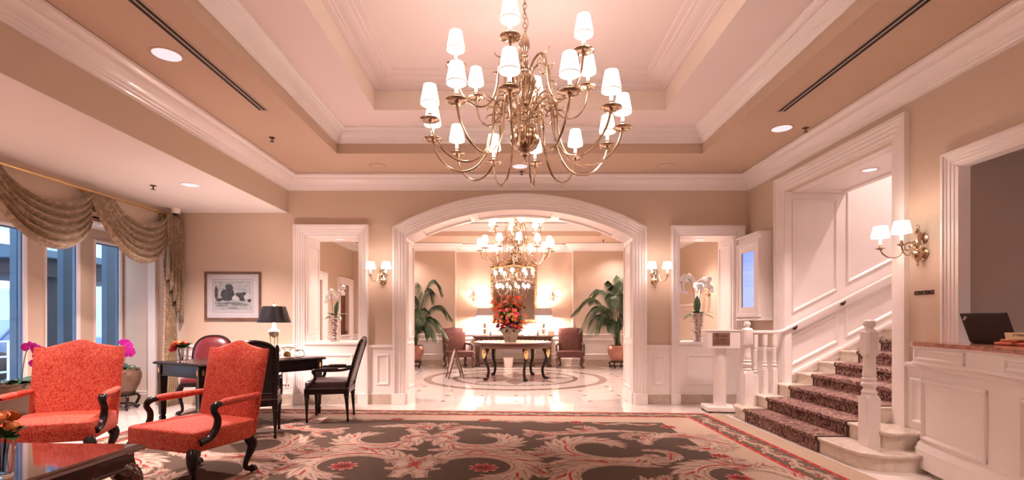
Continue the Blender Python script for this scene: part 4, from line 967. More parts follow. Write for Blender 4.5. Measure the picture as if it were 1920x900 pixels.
def library_armchair(label, loc, rz, fab, wood, group=None, claw=True, s=1.0, camel=0.07):
    e = empty('armchair', label, 'chair', loc, rz, group)
    def warp(x, y, z):
        k = 1.0-0.10*(y+0.31)/0.62
        return (x*k, y, z+(0.018*(1-(x/0.37)**2)*(1-(y/0.31)**2) if z > 0 else 0))
    m = MB(); m.superell((0, 0, 0.378), (0.375, 0.312, 0.085), 0.16, 44, 20, warp)
    m.build('seat', fab, e, smooth=60)
    m = MB(); camel_back(m, 0.335, 0.348, 1.115, 0.05, 0.32, 0.285, 0.15, camel)
    m.build('backrest', fab, e, smooth=50)
    for sx in (-1, 1):
        m = MB(); X = sx*0.345
        P = smooth_path([(X*0.93, 0.34, 0.655), (X*1.0, 0.15, 0.648), (X*1.05, -0.02, 0.645), (X*1.06, -0.075, 0.636)], 5)
        m.tube(P, [0.026+0.010*math.sin(math.pi*min(1, i/(len(P)-1))) for i in range(len(P))], 10, flat=0.85); m.build('arm_pad', fab, e, smooth=60)
        m = MB()
        P = smooth_path([(X*1.05, -0.04, 0.638), (X*1.07, -0.115, 0.632), (X*1.10, -0.135, 0.59), (X*1.10, -0.105, 0.53), (X*1.09, -0.115, 0.455), (X*1.085, -0.17, 0.395), (X*1.075, -0.25, 0.372)], 5)
        n = len(P); m.tube(P, [0.026+0.010*(i/n)**2+(0.008*math.exp(-((i-5)/3)**2)) for i in range(n)], 9, flat=0.8)
        m.build('arm_post', wood, e, smooth=60)
        for y, sy in ((-0.27, -1), (0.25, 1)):
            m = MB(); cabriole(m, sx*(0.33 if sy < 0 else 0.29), y, 0.315, sx, sy, 1.0, claw); m.build('leg', wood, e, smooth=60)
    return e
library_armchair('coral damask armchair by the windows with an orchid behind it', (-3.92, 4.285, 0.0105), R(19), RED_FAB, DARKWOOD, 'coral library armchairs')
library_armchair('coral damask armchair standing before the black desk', (-2.60, 4.09, 0.0105), R(-20), RED_FAB, DARKWOOD, 'coral library armchairs')
library_armchair('brown leather armchair left of the foyer console, behind the folding sign', (-1.47, 13.92, 0), R(24), LEATHER_BRN, CARVED, 'brown leather armchairs in the foyer', camel=0.025)
library_armchair('brown leather armchair right of the foyer console', (1.68, 13.92, 0), R(-8), LEATHER_BRN, CARVED, 'brown leather armchairs in the foyer', camel=0.025)

def turned_leg(m, x, y, top, r0=0.026, r1=0.013, lean=(0,0)):
    pr = [(r1*0.9,0),(r1*1.5,0.02),(r1,0.04)]
    for i in range(5):
        z = 0.06+(top-0.12)*i/4; pr.append((r1+(r0-r1)*i/4, z))
    pr += [(r0*1.35, top-0.055),(r0*0.95, top-0.04),(r0*1.3, top-0.03),(r0*1.3, top)]
    rings = []
    for r, z in pr:
        k = 1-z/top
        rings.append([(x+lean[0]*k+r*(1-0.10*(i % 2))*math.cos(2*math.pi*i/16), y+lean[1]*k+r*(1-0.10*(i % 2))*math.sin(2*math.pi*i/16), z) for i in range(16)])
    m.loft(rings)
def open_armchair(label, loc, rz, seat_mt, back_mt, wood):
    e = empty('open_armchair', label, 'chair', loc, rz)
    m = MB(); m.superell((0, -0.01, 0.465), (0.272, 0.27, 0.055), 0.22, 36, 14, lambda x, y, z: (x*(1-0.08*(y+0.27)/0.54), y, z+(0.03*(1-(x/0.27)**2)*(1-(y/0.27)**2) if z > 0 else 0))); m.build('seat', seat_mt, e, smooth=60)
    m = MB()
    m.prism([(-0.275,-0.275),(0.275,-0.275),(0.25,0.265),(-0.25,0.265)], lambda a, b: (a, b, 0.355), lambda a, b: (a, b, 0.425)); m.build('seat_rail', wood, e, smooth=0, bevel=0.008)
    m = MB(); pts = [(-0.278,-0.278),(0.278,-0.278),(0.253,0.268),(-0.253,0.268)]
    for a, b in zip(pts, pts[1:]+pts[:1]):
        for i in range(26): t = i/26; m.ball((a[0]+(b[0]-a[0])*t, a[1]+(b[1]-a[1])*t, 0.432), 0.0052, 5, 3)
    o = m.build('nail_heads', SILVER, e); o['kind'] = 'stuff'
    for sx in (-1, 1):
        m = MB(); turned_leg(m, sx*0.245, -0.245, 0.36); m.build('leg', wood, e, smooth=40)
        m = MB(); turned_leg(m, sx*0.225, 0.235, 0.36, lean=(0, 0.02)); m.build('leg', wood, e, smooth=40)
        # back stile with finial
        m = MB(); P = [(sx*0.228, 0.245, 0.36), (sx*0.232, 0.262, 0.5), (sx*0.242, 0.335, 0.78), (sx*0.25, 0.405, 1.0)]
        m.tube(smooth_path(P, 4), 0.022, 8); m.lathe([(0.022,0),(0.026,0.008),(0.016,0.018),(0.018,0.03),(0,0.042)], 10, (sx*0.25, 0.408, 0.995)); m.build('back_stile', wood, e)
        m = MB(); P = smooth_path([(sx*0.238, 0.33, 0.70), (sx*0.26, 0.20, 0.665), (sx*0.272, 0.02, 0.66), (sx*0.27, -0.135, 0.665), (sx*0.268, -0.165, 0.645), (sx*0.268, -0.14, 0.60), (sx*0.268, -0.15, 0.54), (sx*0.266, -0.21, 0.47), (sx*0.262, -0.255, 0.42)], 4)
        m.tube(P, [0.017+0.006*(i/len(P)) for i in range(len(P))], 8); m.build('arm', wood, e)
        m = MB(); m.superell((sx*0.27, 0.03, 0.683), (0.024, 0.12, 0.016), 0.6, 14, 8); m.build('arm_pad', seat_mt, e)
    # arched back frame and panel
    def back_outline(w, z0, z1, rise, n=12):
        P = [(-w, z0)] + [(w*math.sin(-math.pi/2+math.pi*i/n), z1+rise*math.cos(-math.pi/2+math.pi*i/n)) for i in range(n+1)] + [(w, z0)]
        return P
    yz = lambda z: 0.262+(z-0.5)*0.29
    m = MB(); P = back_outline(0.212, 0.50, 0.985, 0.085); m.tube([(x, yz(z), z) for x, z in P], 0.021, 8, closed=True); m.build('back_frame', wood, e)
    m = MB(); P = back_outline(0.205, 0.505, 0.98, 0.08)
    m.prism(P, lambda a, b: (a, yz(b)-0.022, b), lambda a, b: (a, yz(b)+0.012, b)); m.build('back_panel', back_mt, e, smooth=30)
    return e
open_armchair('black open armchair with aubergine leather seat at the right end of the desk', (-2.372, 6.562, 0.0105), R(-82), LEATHER_BLK, LEATHER_BLK, DARKWOOD)
open_armchair('black open armchair seen from behind, between coral armchair and desk', (-2.89, 5.594, 0.0105), R(203), LEATHER_BLK, BLACKFAB, DARKWOOD)

e = empty('leather_chair', 'oxblood leather chair with rounded back behind the black desk', 'chair', (-4.36, 7.10, 0.0105), R(14))
m = MB(); m.superell((0,-0.02,0.455), (0.26,0.25,0.05), 0.3, 32, 12, lambda x, y, z: (x*(1-0.1*(y+0.25)/0.5), y, z)); m.build('seat', LEATHER_RED, e, smooth=60)
m = MB(); m.superell((0,-0.02,0.405), (0.272,0.262,0.03), 0.3, 32, 8); m.build('seat_rail', DARKWOOD, e, smooth=60)
m = MB()
def round_outline(w, z0, z1, n=22):
    P = []
    for i in range(n+1):
        a = math.pi*1.22*(i/n)-math.pi*0.11
        P.append((w*math.copysign(abs(math.cos(a))**0.75, math.cos(a)), z0+(z1-z0)*0.45+(z1-z0)*0.55*math.copysign(abs(math.sin(a))**0.8, math.sin(a))))
    return P + [(-w*0.72, z0), (w*0.72, z0)]
P = round_outline(0.255, 0.52, 1.06); yb = lambda z: 0.22+(z-0.5)*0.25
m.tube([(x, yb(z), z) for x, z in P], 0.023, 8, closed=True); m.tube([(0.18,0.21,0.42),(0.185,0.225,0.54)], 0.02, 8); m.tube([(-0.18,0.21,0.42),(-0.185,0.225,0.54)], 0.02, 8); m.build('back_frame', DARKWOOD, e)
m = MB(); n = len(P); c = (0, 0.79)
rings = []
for k, dy in ((1.0, 0.0), (0.985, -0.022), (0.9, -0.04), (0.6, -0.052), (0.25, -0.056), (0.02, -0.057)): rings.append([(c[0]+(x-c[0])*k, yb(c[1]+(z-c[1])*k)+dy, c[1]+(z-c[1])*k) for x, z in P])
m.loft(rings); m.build('backrest', LEATHER_RED, e, smooth=60)
for sx in (-1, 1):
    m = MB(); cabriole(m, sx*0.225, -0.235, 0.40, sx, -1, 0.9); m.build('leg', DARKWOOD, e, smooth=60)
    m = MB(); m.tube(smooth_path([(sx*0.18,0.2,0.41),(sx*0.185,0.215,0.2),(sx*0.19,0.25,0.0)], 4), 0.019, 8); m.build('leg', DARKWOOD, e)

# ---------------------------------------------------------------- black writing desk
DN, DL, DR = Vector((-3.58,5.68)), Vector((-4.47,6.19)), Vector((-2.576,6.95)); DM = DL+DR-DN
DC = (DN+DM)/2
e = empty('writing_desk', 'long black writing desk with carved top edge standing at an angle', 'desk', (DC.x, DC.y, 0.0105))
q4 = [DN-DC, DR-DC, DM-DC, DL-DC]
def inset(d):
    out = []
    for i in range(4):
        a, b, c = q4[i-1], q4[i], q4[(i+1) % 4]; u = (a-b).normalized(); v = (c-b).normalized(); sn = abs(u.x*v.y-u.y*v.x)
        out.append(b+(u+v)*(d/sn))
    return out
m = MB(); m.loft([[(p.x, p.y, z) for p in inset(d)] for d, z in ((0.022,0.752),(0.008,0.757),(0.0,0.768),(0.004,0.778),(0.014,0.784),(0.02,0.79))]); m.build('top', DARKWOOD, e, smooth=25)
m = MB(); I = inset(0.005)
for i in range(4):
    a, b = I[i], I[(i+1) % 4]; n = int((b-a).length/0.03)
    for k in range(n): p = a+(b-a)*((k+0.5)/n); m.ball((p.x, p.y, 0.768), 0.0105, 6, 4)
o = m.build('carved_beading', DARKWOOD, e); o['kind'] = 'stuff'
for i in range(4):
    I = inset(0.045); J = inset(0.07); a, b, c, d = I[i], I[(i+1) % 4], J[(i+1) % 4], J[i]
    m = MB(); m.loft([[(p.x, p.y, z) for p in (a, b, c, d)] for z in (0.615, 0.752)]); ap = m.build('apron', DARKWOOD, e, smooth=0)
    m = MB(); t = (b-a).normalized(); nn = Vector((t.y, -t.x)); a2, b2 = a+nn*0.006, b+nn*0.006
    m.loft([[(p.x, p.y, z) for p in (a2, b2, b, a)] for z in (0.615, 0.63)]); m.build('bead', DARKWOOD, ap, smooth=0)
C = inset(0.075)
for i in range(4):
    m = MB(); x, y = C[i]; u = (q4[(i+1) % 4]-q4[i]).normalized(); v = Vector((-u.y, u.x))
    def sq(h, z): return [(x+u.x*a+v.x*b, y+u.y*a+v.y*b, z) for a, b in ((-h,-h),(h,-h),(h,h),(-h,h))]
    m.loft([sq(0.024,0.0), sq(0.03,0.09), sq(0.022,0.11), sq(0.03,0.13), sq(0.036,0.4), sq(0.043,0.61), sq(0.043,0.752)]); lg = m.build('leg', DARKWOOD, e, smooth=0, bevel=0.003)
    for d_, sgn in ((u, -1), (v, -1)):
        m = MB(); cpt = Vector((x, y))+d_*sgn*0.044; tt = Vector((-d_.y, d_.x))
        m.loft([[(cpt.x+d_.x*sgn*w+tt.x*0.016*k*math.cos(2*math.pi*j/14), cpt.y+d_.y*sgn*w+tt.y*0.016*k*math.cos(2*math.pi*j/14), 0.685+0.038*k*math.sin(2*math.pi*j/14)) for j in range(14)] for w, k in ((-0.002,1.0),(0.003,0.9),(0.004,0.5))]); m.build('oval_medallion', GOLD, lg)

# desk lamp
e = empty('desk_lamp', 'tripod brass desk lamp with a black shade on the writing desk', 'lamp', (-3.215, 6.75, 0.801))
m = MB(); m.lathe([(0.075,0),(0.078,0.01),(0.06,0.018),(0.03,0.022),(0,0.024)], 20); m.build('base', GOLD, e)
for k in range(3):
    a = R(90+120*k+20); m = MB(); P = smooth_path([(0.055*math.cos(a),0.055*math.sin(a),0.02),(0.045*math.cos(a),0.045*math.sin(a),0.14),(0.05*math.cos(a),0.05*math.sin(a),0.26),(0.065*math.cos(a),0.065*math.sin(a),0.335),(0.05*math.cos(a),0.05*math.sin(a),0.36)], 4)
    m.tube(P, 0.006, 6); m.ball((0.068*math.cos(a),0.068*math.sin(a),0.345), 0.014, 8, 6); m.build('leg', GOLD, e)
m = MB(); m.lathe([(0,0.27),(0.015,0.275),(0.045,0.30),(0.068,0.345),(0.07,0.36),(0.064,0.362),(0.0,0.365)], 20); m.build('bowl', GREYMETAL, e)
m = MB(); m.lathe([(0.074,0.36),(0.07,0.372),(0.045,0.385),(0.03,0.40),(0.024,0.43),(0.02,0.47),(0,0.475)], 20); m.build('font', CANDLE, e)
m = MB(); m.lathe([(0.214,0.478),(0.145,0.698),(0.142,0.698),(0.211,0.479)], 32); sh = m.build('lamp_shade', BLACKSHADE, e)
m = MB(); m.lathe([(0.2105,0.4795),(0.1415,0.697),(0.141,0.697),(0.21,0.48)], 32); m.build('shade_lining', GLOW, sh)
m = MB(); m.tube([(0,0,0.47),(0,0,0.71)], 0.005, 6); m.lathe([(0.006,0.70),(0.014,0.705),(0.01,0.715),(0.022,0.73),(0.018,0.745),(0,0.752)], 12); m.build('finial', GOLD, e)
lamp('bulb', 'POINT', (0,0,0.58), 14, e, 0.04)

# antique telephone
e = empty('telephone', 'ivory and gold old-fashioned telephone on the desk beside the lamp', 'telephone', (-3.02, 6.72, 0.801), R(20))
m = MB(); m.loft([[(sx*w, sy*d, z) for sx, sy in ((-1,-1),(1,-1),(1,1),(-1,1))] for w, d, z in ((0.09,0.08,0),(0.092,0.082,0.012),(0.075,0.066,0.03),(0.05,0.045,0.075),(0.03,0.035,0.085))]); m.build('body', IVORY, e, smooth=40, bevel=0.006)
m = MB(); m.lathe([(0.045,0),(0.045,0.008),(0.02,0.012),(0,0.012)], 20, (0,-0.064,0.05), 'y'); m.build('dial', GOLD, e)
for s in (-1, 1): m = MB(); m.tube([(s*0.03,0,0.08),(s*0.035,0,0.115),(s*0.06,0,0.125)], 0.006, 6); m.build('cradle', GOLD, e)
m = MB(); P = smooth_path([(-0.11,0,0.10),(-0.085,0,0.135),(0,0,0.152),(0.085,0,0.135),(0.11,0,0.10)], 5); m.tube(P, [0.012]*len(P), 8); m.lathe([(0.026,0),(0.03,0.03),(0,0.035)], 12, (-0.115,0,0.085)); m.lathe([(0.026,0),(0.03,0.03),(0,0.035)], 12, (0.115,0,0.085)); m.build('handset', IVORY, e)
m = MB(); m.tube(smooth_path([(0.1,0.03,0.005),(0.17,-0.02,0.006),(0.21,0.05,0.03),(0.19,0.10,0.09),(0.14,0.05,0.10)], 5), 0.005, 6); m.build('cord', BLACKMETAL, e)

# ---------------------------------------------------------------- low table in the foreground
e = empty('coffee_table', 'low dark polished coffee table cut off by the lower left corner', 'table', (-3.03, 2.62, 0.0105), R(-2))
hx, hy = 0.65, 0.62
def rect(h, k, z): return [(-h,-k,z),(h,-k,z),(h,k,z),(-h,k,z)]
m = MB(); m.loft([rect(hx+a, hy+a, z) for a, z in ((-0.03,0.455),(-0.005,0.462),(0.005,0.472),(-0.004,0.480),(-0.012,0.483),(-0.016,0.492),(-0.03,0.50))]); m.build('top', WALNUT, e, smooth=25)
m = MB(); m.loft([rect(hx-0.045, hy-0.045, z) for z in (0.36, 0.456)]); m.loft([rect(hx-0.03, hy-0.03, z) for z in (0.355, 0.372)]); m.build('apron', WALNUT, e, smooth=0, bevel=0.004)
for sx in (-1, 1):
    for sy in (-1, 1):
        m = MB(); cabriole(m, sx*(hx-0.10), sy*(hy-0.10), 0.36, sx, sy, 1.6); m.build('leg', WALNUT, e, smooth=60)

# ---------------------------------------------------------------- flowers and plants
def rose(m, c, r, up=(0,0,1)):
    q = Vector(up).to_track_quat('Z', 'Y').to_matrix().to_4x4(); old = m.M; m.M = Matrix.Translation(c) @ q
    m.ball((0,0,0), r*0.62, 8, 6, 1.05)
    for ring_, (n, rr, tilt) in enumerate(((5, 0.85, 0.35), (6, 1.0, 0.75))):
        for k in range(n):
            a = 2*math.pi*(k+0.5*ring_)/n; ca, sa = math.cos(a), math.sin(a); w = r*0.62
            P = []
            for v, (o, z, ww) in enumerate(((0.25, -0.7, 0.4), (0.62, -0.35, 1.0), (0.78+0.2*tilt, 0.25, 0.95), (0.72+0.45*tilt, 0.72-0.5*tilt, 0.45))):
                for u in (-1, 0, 1): P.append((ca*r*rr*o*1.0-sa*w*ww*u, sa*r*rr*o+ca*w*ww*u, z*r*0.9+(0.06*r if u else 0)))
            b = m.add(P)
            for v in range(3):
                for u in range(2): i = b+v*3+u; m.face((i, i+1, i+4, i+3))
    m.M = old
def leaf(m, base, tip, w, droop=0.0, n=5, fold=0.15):
    base, tip = Vector(base), Vector(tip); d = tip-base; L_ = d.length; s = d.cross(Vector((0,0,1)))
    s = s.normalized() if s.length > 1e-5 else Vector((1,0,0)); nrm = s.cross(d).normalized(); rows = []
    for i in range(n+1):
        t = i/n; ww = w*math.sin(math.pi*min(1, 0.08+0.92*t)**0.8)*(1 if i < n else 0.1); c = base+d*t+Vector((0,0,-droop*L_*(t*t)+droop*L_*0.9*t*(1-t)*1.5))
        rows.append([c-s*ww+nrm*ww*fold, c, c+s*ww+nrm*ww*fold])
    bs = [m.add(r) for r in rows]
    for i in range(n):
        for u in range(2): a = bs[i]+u; b = bs[i+1]+u; m.face((a, a+1, b+1, b))
def orchid_flower(m, c, r, face):
    q = Vector(face).to_track_quat('Z', 'Y').to_matrix().to_4x4(); old = m.M; m.M = Matrix.Translation(c) @ q
    for a, l, w in ((90, 0.9, 0.36), (210, 0.85, 0.34), (330, 0.85, 0.34), (10, 1.0, 0.62), (170, 1.0, 0.62)):
        ca, sa = math.cos(R(a)), math.sin(R(a)); P = []
        for t, ww, z in ((0.05, 0.2, 0), (0.4, 0.95, 0.06), (0.72, 0.9, 0.05), (1.0, 0.25, -0.06)):
            for u in (-1, 0, 1): P.append((r*(ca*l*t-sa*w*ww*u), r*(sa*l*t+ca*w*ww*u), r*(z+(0.05 if u == 0 else 0))))
        b = m.add(P)
        for v in range(3):
            for u in range(2): i = b+v*3+u; m.face((i, i+1, i+4, i+3))
    m.ball((0, -0.12*r, 0.12*r), 0.16*r, 6, 5); m.M = old
def glass_vase(label, loc, h, r, roses, greens, spread, hgt, group=None):
    """small cut-glass vase: thing; its posy is a thing of its own standing in it"""
    v = empty('glass_vase', label[0], 'vase', loc)
    m = MB(); m.lathe([(0,0),(r*0.8,0.0),(r*0.82,0.01),(r*0.88,h*0.5),(r,h),(r*0.93,h),(r*0.82,h*0.5),(r*0.74,0.02),(0,0.018)], 22); m.build('bowl', CRYSTAL, v, smooth=25)
    for k in range(11):
        a = 2*math.pi*k/11; m = MB() if k == 0 else m
        m.tube([(r*0.86*math.cos(a), r*0.86*math.sin(a), 0.02), (r*1.0*math.cos(a+0.35), r*1.0*math.sin(a+0.35), h*0.9)], 0.004, 4)
    o = m.build('cut_facets', CRYSTAL, v); o['kind'] = 'stuff'
    f = empty('posy', label[1], 'flowers', (loc[0], loc[1], loc[2]+0.03))
    for i, (c, s, mt) in enumerate(roses):
        m = MB(); rose(m, c, s, (c[0]*1.2, c[1]*1.2, 0.12)); o = m.build('rose', mt, f, smooth=50)
        m = MB(); m.tube([(c[0]*0.2, c[1]*0.2, 0.0), (c[0]*0.45, c[1]*0.45, h*0.8), c], 0.0035, 5); m.build('stem', STEM, f)
    random.seed(11)
    for k in range(greens):
        a = random.uniform(0, 6.28); d = random.uniform(0.5, 1.0)*spread; m = MB()
        leaf(m, (0.3*d*math.cos(a), 0.3*d*math.sin(a), h*0.85), (d*math.cos(a), d*math.sin(a), h*0.9+random.uniform(0.0, hgt)), spread*0.28, 0.2); m.build('leaf', LEAF, f, smooth=50)
glass_vase(('cut-glass vase on the black desk in front of the oxblood chair', 'posy of coral roses and green leaves in the desk vase'), (-3.96, 5.99, 0.801), 0.17, 0.068,
    [((-0.095,-0.02,0.135),0.048,PINKP),((-0.065,-0.03,0.19),0.05,CORAL),((-0.01,-0.04,0.205),0.036,PEACH),((0.035,0.0,0.20),0.03,CORAL),((-0.03,0.04,0.20),0.036,CORAL)], 30, 0.115, 0.085)
glass_vase(('faceted glass vase on the coffee table at the left edge', 'posy of orange lilies and roses in the coffee table vase'), (-2.57, 2.50, 0.511), 0.20, 0.06,
    [((-0.03,-0.04,0.26),0.05,ORANGE),((0.02,-0.03,0.275),0.042,PEACH),((0.055,0.0,0.225),0.036,PEACH),((-0.07,0.02,0.24),0.05,CORAL),((0.0,0.05,0.27),0.04,ORANGE)], 18, 0.12, 0.08)

def wood_stand(par, r, h):
    m = MB(); m.lathe([(r*0.95,h-0.03),(r*1.02,h-0.02),(r*1.02,h),(r*0.85,h),(r*0.85,h-0.03)], 24); m.build('stand_ring', DARKWOOD, par)
    for k in range(4):
        a = R(45+90*k+10); c, s = math.cos(a), math.sin(a); m = MB()
        P = smooth_path([(r*0.9*c,r*0.9*s,h-0.01),(r*1.12*c,r*1.12*s,h*0.72),(r*0.98*c,r*0.98*s,h*0.4),(r*0.82*c,r*0.82*s,h*0.16),(r*1.0*c,r*1.0*s,0.03),(r*1.14*c,r*1.14*s,0.045)], 4); m.tube(P, 0.019, 7)
        m.lathe([(0.012,0),(0.016,0.02),(0,0.03)], 8, (r*0.99*c,r*0.99*s,0)); m.build('stand_leg', DARKWOOD, par)
    m = MB(); rr = r*0.84; m.tube([(rr*math.cos(t),rr*math.sin(t),h*0.3) for t in [2*math.pi*i/20 for i in range(20)]], 0.012, 6, closed=True); m.build('stretcher', DARKWOOD, par)
def pot_profile(r, h, z0): return [(0,z0),(r*0.62,z0),(r*0.66,z0+0.01),(r*0.9,z0+h*0.38),(r,z0+h*0.66),(r*0.98,z0+h*0.82),(r*0.90,z0+h*0.95),(r*0.93,z0+h),(r*0.85,z0+h),(r*0.82,z0+h*0.92)]
def orchid_pot(label, loc, stems, rz=0.0, nl=7):
    p = empty('planter', label[0], 'planter', loc, rz)
    m = MB(); m.lathe(pot_profile(0.24, 0.365, 0.24), 30); m.build('pot', POT, p)
    m = MB(); m.lathe([(0.2,0.57),(0.1,0.585),(0,0.59)], 20); m.build('moss', MOSS, p)
    wood_stand(p, 0.19, 0.24)
    o = empty('orchid', label[1], 'orchid', (loc[0], loc[1], 0.585), rz)
    random.seed(len(label[1]))
    for k in range(nl):
        a = 2*math.pi*k/nl+random.uniform(-0.3, 0.3); m = MB(); l = random.uniform(0.17, 0.27)
        leaf(m, (0.03*math.cos(a),0.03*math.sin(a),0.0), (l*math.cos(a),l*math.sin(a),random.uniform(0.05,0.13)), 0.05, 0.25); m.build('leaf', LEAF, o, smooth=50)
    m = MB()
    for k in range(90):
        a = random.uniform(0, 6.28); d = random.uniform(0.05, 0.26); z = 0.02-0.5*max(0, d-0.2)
        leaf(m, (d*math.cos(a),d*math.sin(a),z), (d*math.cos(a)+random.uniform(-0.04,0.04),d*math.sin(a)+random.uniform(-0.04,0.04),z+random.uniform(-0.02,0.05)), 0.012, 0.1, 2)
    q = m.build('trailing_ivy', LEAF, o, smooth=50); q['kind'] = 'stuff'
    for pts, fl in stems:
        m = MB(); m.tube(smooth_path(pts, 5), 0.0045, 5); s = m.build('flower_stem', STEM, o)
        for c, r, f in fl: m = MB(); orchid_flower(m, c, r, f); m.build('blossom', MAGENTA, s, smooth=60)
F1 = (0.55,-0.83,0.0)
orchid_pot(('round bronze pot on a carved stand beside the white pilaster', 'magenta orchid in the pot beside the white pilaster'), (-5.70, 7.28, 0),
    [([(0,0,0),(-0.02,0,0.2),(0.0,0,0.36),(0.06,0,0.42),(0.13,-0.01,0.36),(0.17,-0.02,0.22)], [((0.06,-0.03,0.40),0.07,F1),((0.11,-0.03,0.355),0.068,(0.3,-0.9,0.2)),((0.09,-0.05,0.30),0.066,F1),((0.145,-0.04,0.29),0.06,(0.7,-0.7,0)),((0.13,-0.05,0.225),0.066,F1),((0.165,-0.04,0.25),0.055,(0.8,-0.6,-0.1))])])
orchid_pot(('round bronze pot at the left edge behind the window-side armchair', 'magenta orchid arching behind the window-side coral armchair'), (-5.55, 5.60, 0),
    [([(0.03,0,0),(0.05,0,0.2),(0.09,0,0.38),(0.15,0,0.43),(0.25,0,0.38),(0.28,0,0.22)], [((0.15,-0.03,0.42),0.075,F1),((0.25,-0.03,0.385),0.068,(0.3,-0.9,0.2)),((0.27,-0.04,0.32),0.062,F1),((0.235,-0.04,0.24),0.066,F1)])], 0.0, 9)
def sill_orchid(label, loc, h, r0, r1, stems, mt_vase, size):
    v = empty('sill_vase', label[0], 'vase', loc)
    m = MB(); n = 18; prof = [(0,0),(r0,0),(r0,0.005)]
    m.lathe([(0,0),(r0,0),(r0*1.02,h*0.3),(r1*0.97,h*0.75),(r1,h),(r1*0.9,h),(r0*0.85,0.02),(0,0.02)], 24); m.build('body', mt_vase, v)
    m = MB()
    for k in range(9):
        z = h*(0.06+0.1*k); rr = r0+(r1-r0)*z/h+0.004
        m.tube([(rr*(1+0.04*math.sin(5*t+k))*math.cos(t), rr*(1+0.04*math.sin(5*t+k))*math.sin(t), z+0.006*math.sin(3*t+k*2)) for t in [2*math.pi*i/26 for i in range(26)]], 0.006, 5, closed=True)
    q = m.build('hammered_bands', mt_vase, v); q['kind'] = 'stuff'
    o = empty('orchid', label[1], 'orchid', (loc[0], loc[1], loc[2]+h-0.02))
    random.seed(5)
    for k in range(9):
        a = 2*math.pi*k/9+random.uniform(-0.2,0.2); l = random.uniform(0.13,0.24)*size; m = MB()
        up = 0.24*size if (k == 2 and size > 1) else random.uniform(-0.06, 0.08)
        leaf(m, (0.02*math.cos(a),0.02*math.sin(a),0), (l*(0.3 if up > 0.2 else 1)*math.cos(a),l*(0.3 if up > 0.2 else 1)*math.sin(a),up), 0.036*size, 0.15); m.build('leaf', LEAF, o, smooth=50)
    for pts, fl in stems:
        m = MB(); m.tube(smooth_path(pts, 5), 0.004, 5); s = m.build('flower_stem', STEM, o)
        for c, r, f in fl: m = MB(); orchid_flower(m, c, r, f); m.build('blossom', WHITEP, s, smooth=60)
random.seed(9)
def fl(base, n, sx, sz, r): return [((base[0]+random.uniform(-sx,sx), base[1]+random.uniform(-0.05,0.03), base[2]+random.uniform(-sz,sz)), r*random.uniform(0.85,1.1), (random.uniform(-0.4,0.4),-1,random.uniform(-0.2,0.3))) for _ in range(n)]
sill_orchid(('hammered silvery vase on the left pass-through sill', 'white orchid in the vase on the left pass-through sill'), (-2.85, 8.06, WZ0+0.013), 0.43, 0.07, 0.088,
    [([(-0.03,0,0),(-0.06,0,0.3),(-0.08,0,0.44)], fl((-0.13,0,0.28),4,0.03,0.07,0.042)+fl((-0.055,0,0.40),4,0.02,0.07,0.04)), ([(0.03,0,0),(0.07,0,0.28),(0.12,0,0.46)], fl((0.015,0,0.34),5,0.03,0.06,0.048)+fl((0.12,0,0.45),4,0.03,0.04,0.05)+fl((0.125,0,0.36),3,0.015,0.04,0.04))], SILVERVASE, 1.25)
sill_orchid(('tall hammered silvery vase on the right pass-through sill', 'large white orchid in the vase on the right pass-through sill'), (3.02, 8.02, WZ0+0.013), 0.46, 0.07, 0.10,
    [([(-0.02,0,0),(-0.05,0,0.3),(-0.1,0,0.52),(-0.2,0,0.6),(-0.26,-0.02,0.5),(-0.24,-0.03,0.36)], fl((-0.18,0,0.58),12,0.09,0.045,0.05)+fl((-0.25,0,0.47),6,0.04,0.08,0.045)+fl((-0.21,0,0.32),4,0.05,0.06,0.035)), ([(0.03,0,0),(0.05,0,0.3),(0.1,0,0.52),(0.17,0,0.58),(0.2,-0.02,0.45)], fl((0.12,0,0.54),11,0.08,0.05,0.05)+fl((0.03,0,0.40),7,0.06,0.06,0.045)+fl((0.18,0,0.40),5,0.04,0.07,0.04))], SILVERVASE, 1.5)
m = MB(); m.box(2.68, 2.80, 8.14, 8.26, WZ0+0.013, WZ0+0.11); tag(m.build('small_box', WHITE, smooth=0, bevel=0.004), 'little white box on the right pass-through sill', 'box')

# ---------------------------------------------------------------- framed print
e = empty('framed_print', 'framed ink landscape print on the wall above the oxblood chair', 'picture', (-4.357, YB, 1.694))
hw, hh = 0.44, 0.378
WOODF = mat('walnut_frame', (0.14, 0.075, 0.05, 1), 0.4); tint(WOODF, (0.11,0.058,0.038,1), (0.19,0.105,0.07,1), 9.0)
PAPER = mat('cream_mount', (0.72, 0.62, 0.57, 1), 0.6); tint(PAPER, (0.70,0.60,0.55,1), (0.74,0.64,0.59,1), 20.0)
PRINTM = mat('ink_wash_paper', (0.40, 0.37, 0.32, 1), 0.6); tint(PRINTM, (0.36,0.34,0.30,1), (0.58,0.54,0.48,1), 14.0, detail=6)
INKW = mat('ink_wash_dark', (0.055,0.052,0.048,1), 0.7); tint(INKW, (0.030,0.030,0.030,1), (0.105,0.10,0.095,1), 22.0, detail=6)
INKG = mat('ink_wash_grey', (0.22,0.20,0.175,1), 0.7); tint(INKG, (0.15,0.14,0.12,1), (0.30,0.275,0.24,1), 22.0, detail=6)
INKL = mat('ink_paper_light', (0.60,0.56,0.50,1), 0.7); tint(INKL, (0.55,0.51,0.45,1), (0.65,0.61,0.55,1), 30.0)
m = MB(); m.sweep([(-hw+0.035,0,-hh+0.035),(-hw+0.035,0,hh-0.035),(hw-0.035,0,hh-0.035),(hw-0.035,0,-hh+0.035)], [(0,0.002),(0,0.02),(0.012,0.022),(0.018,0.032),(0.035,0.03),(0.035,0.002)], NB, closed=True); m.build('frame', WOODF, e, smooth=25)
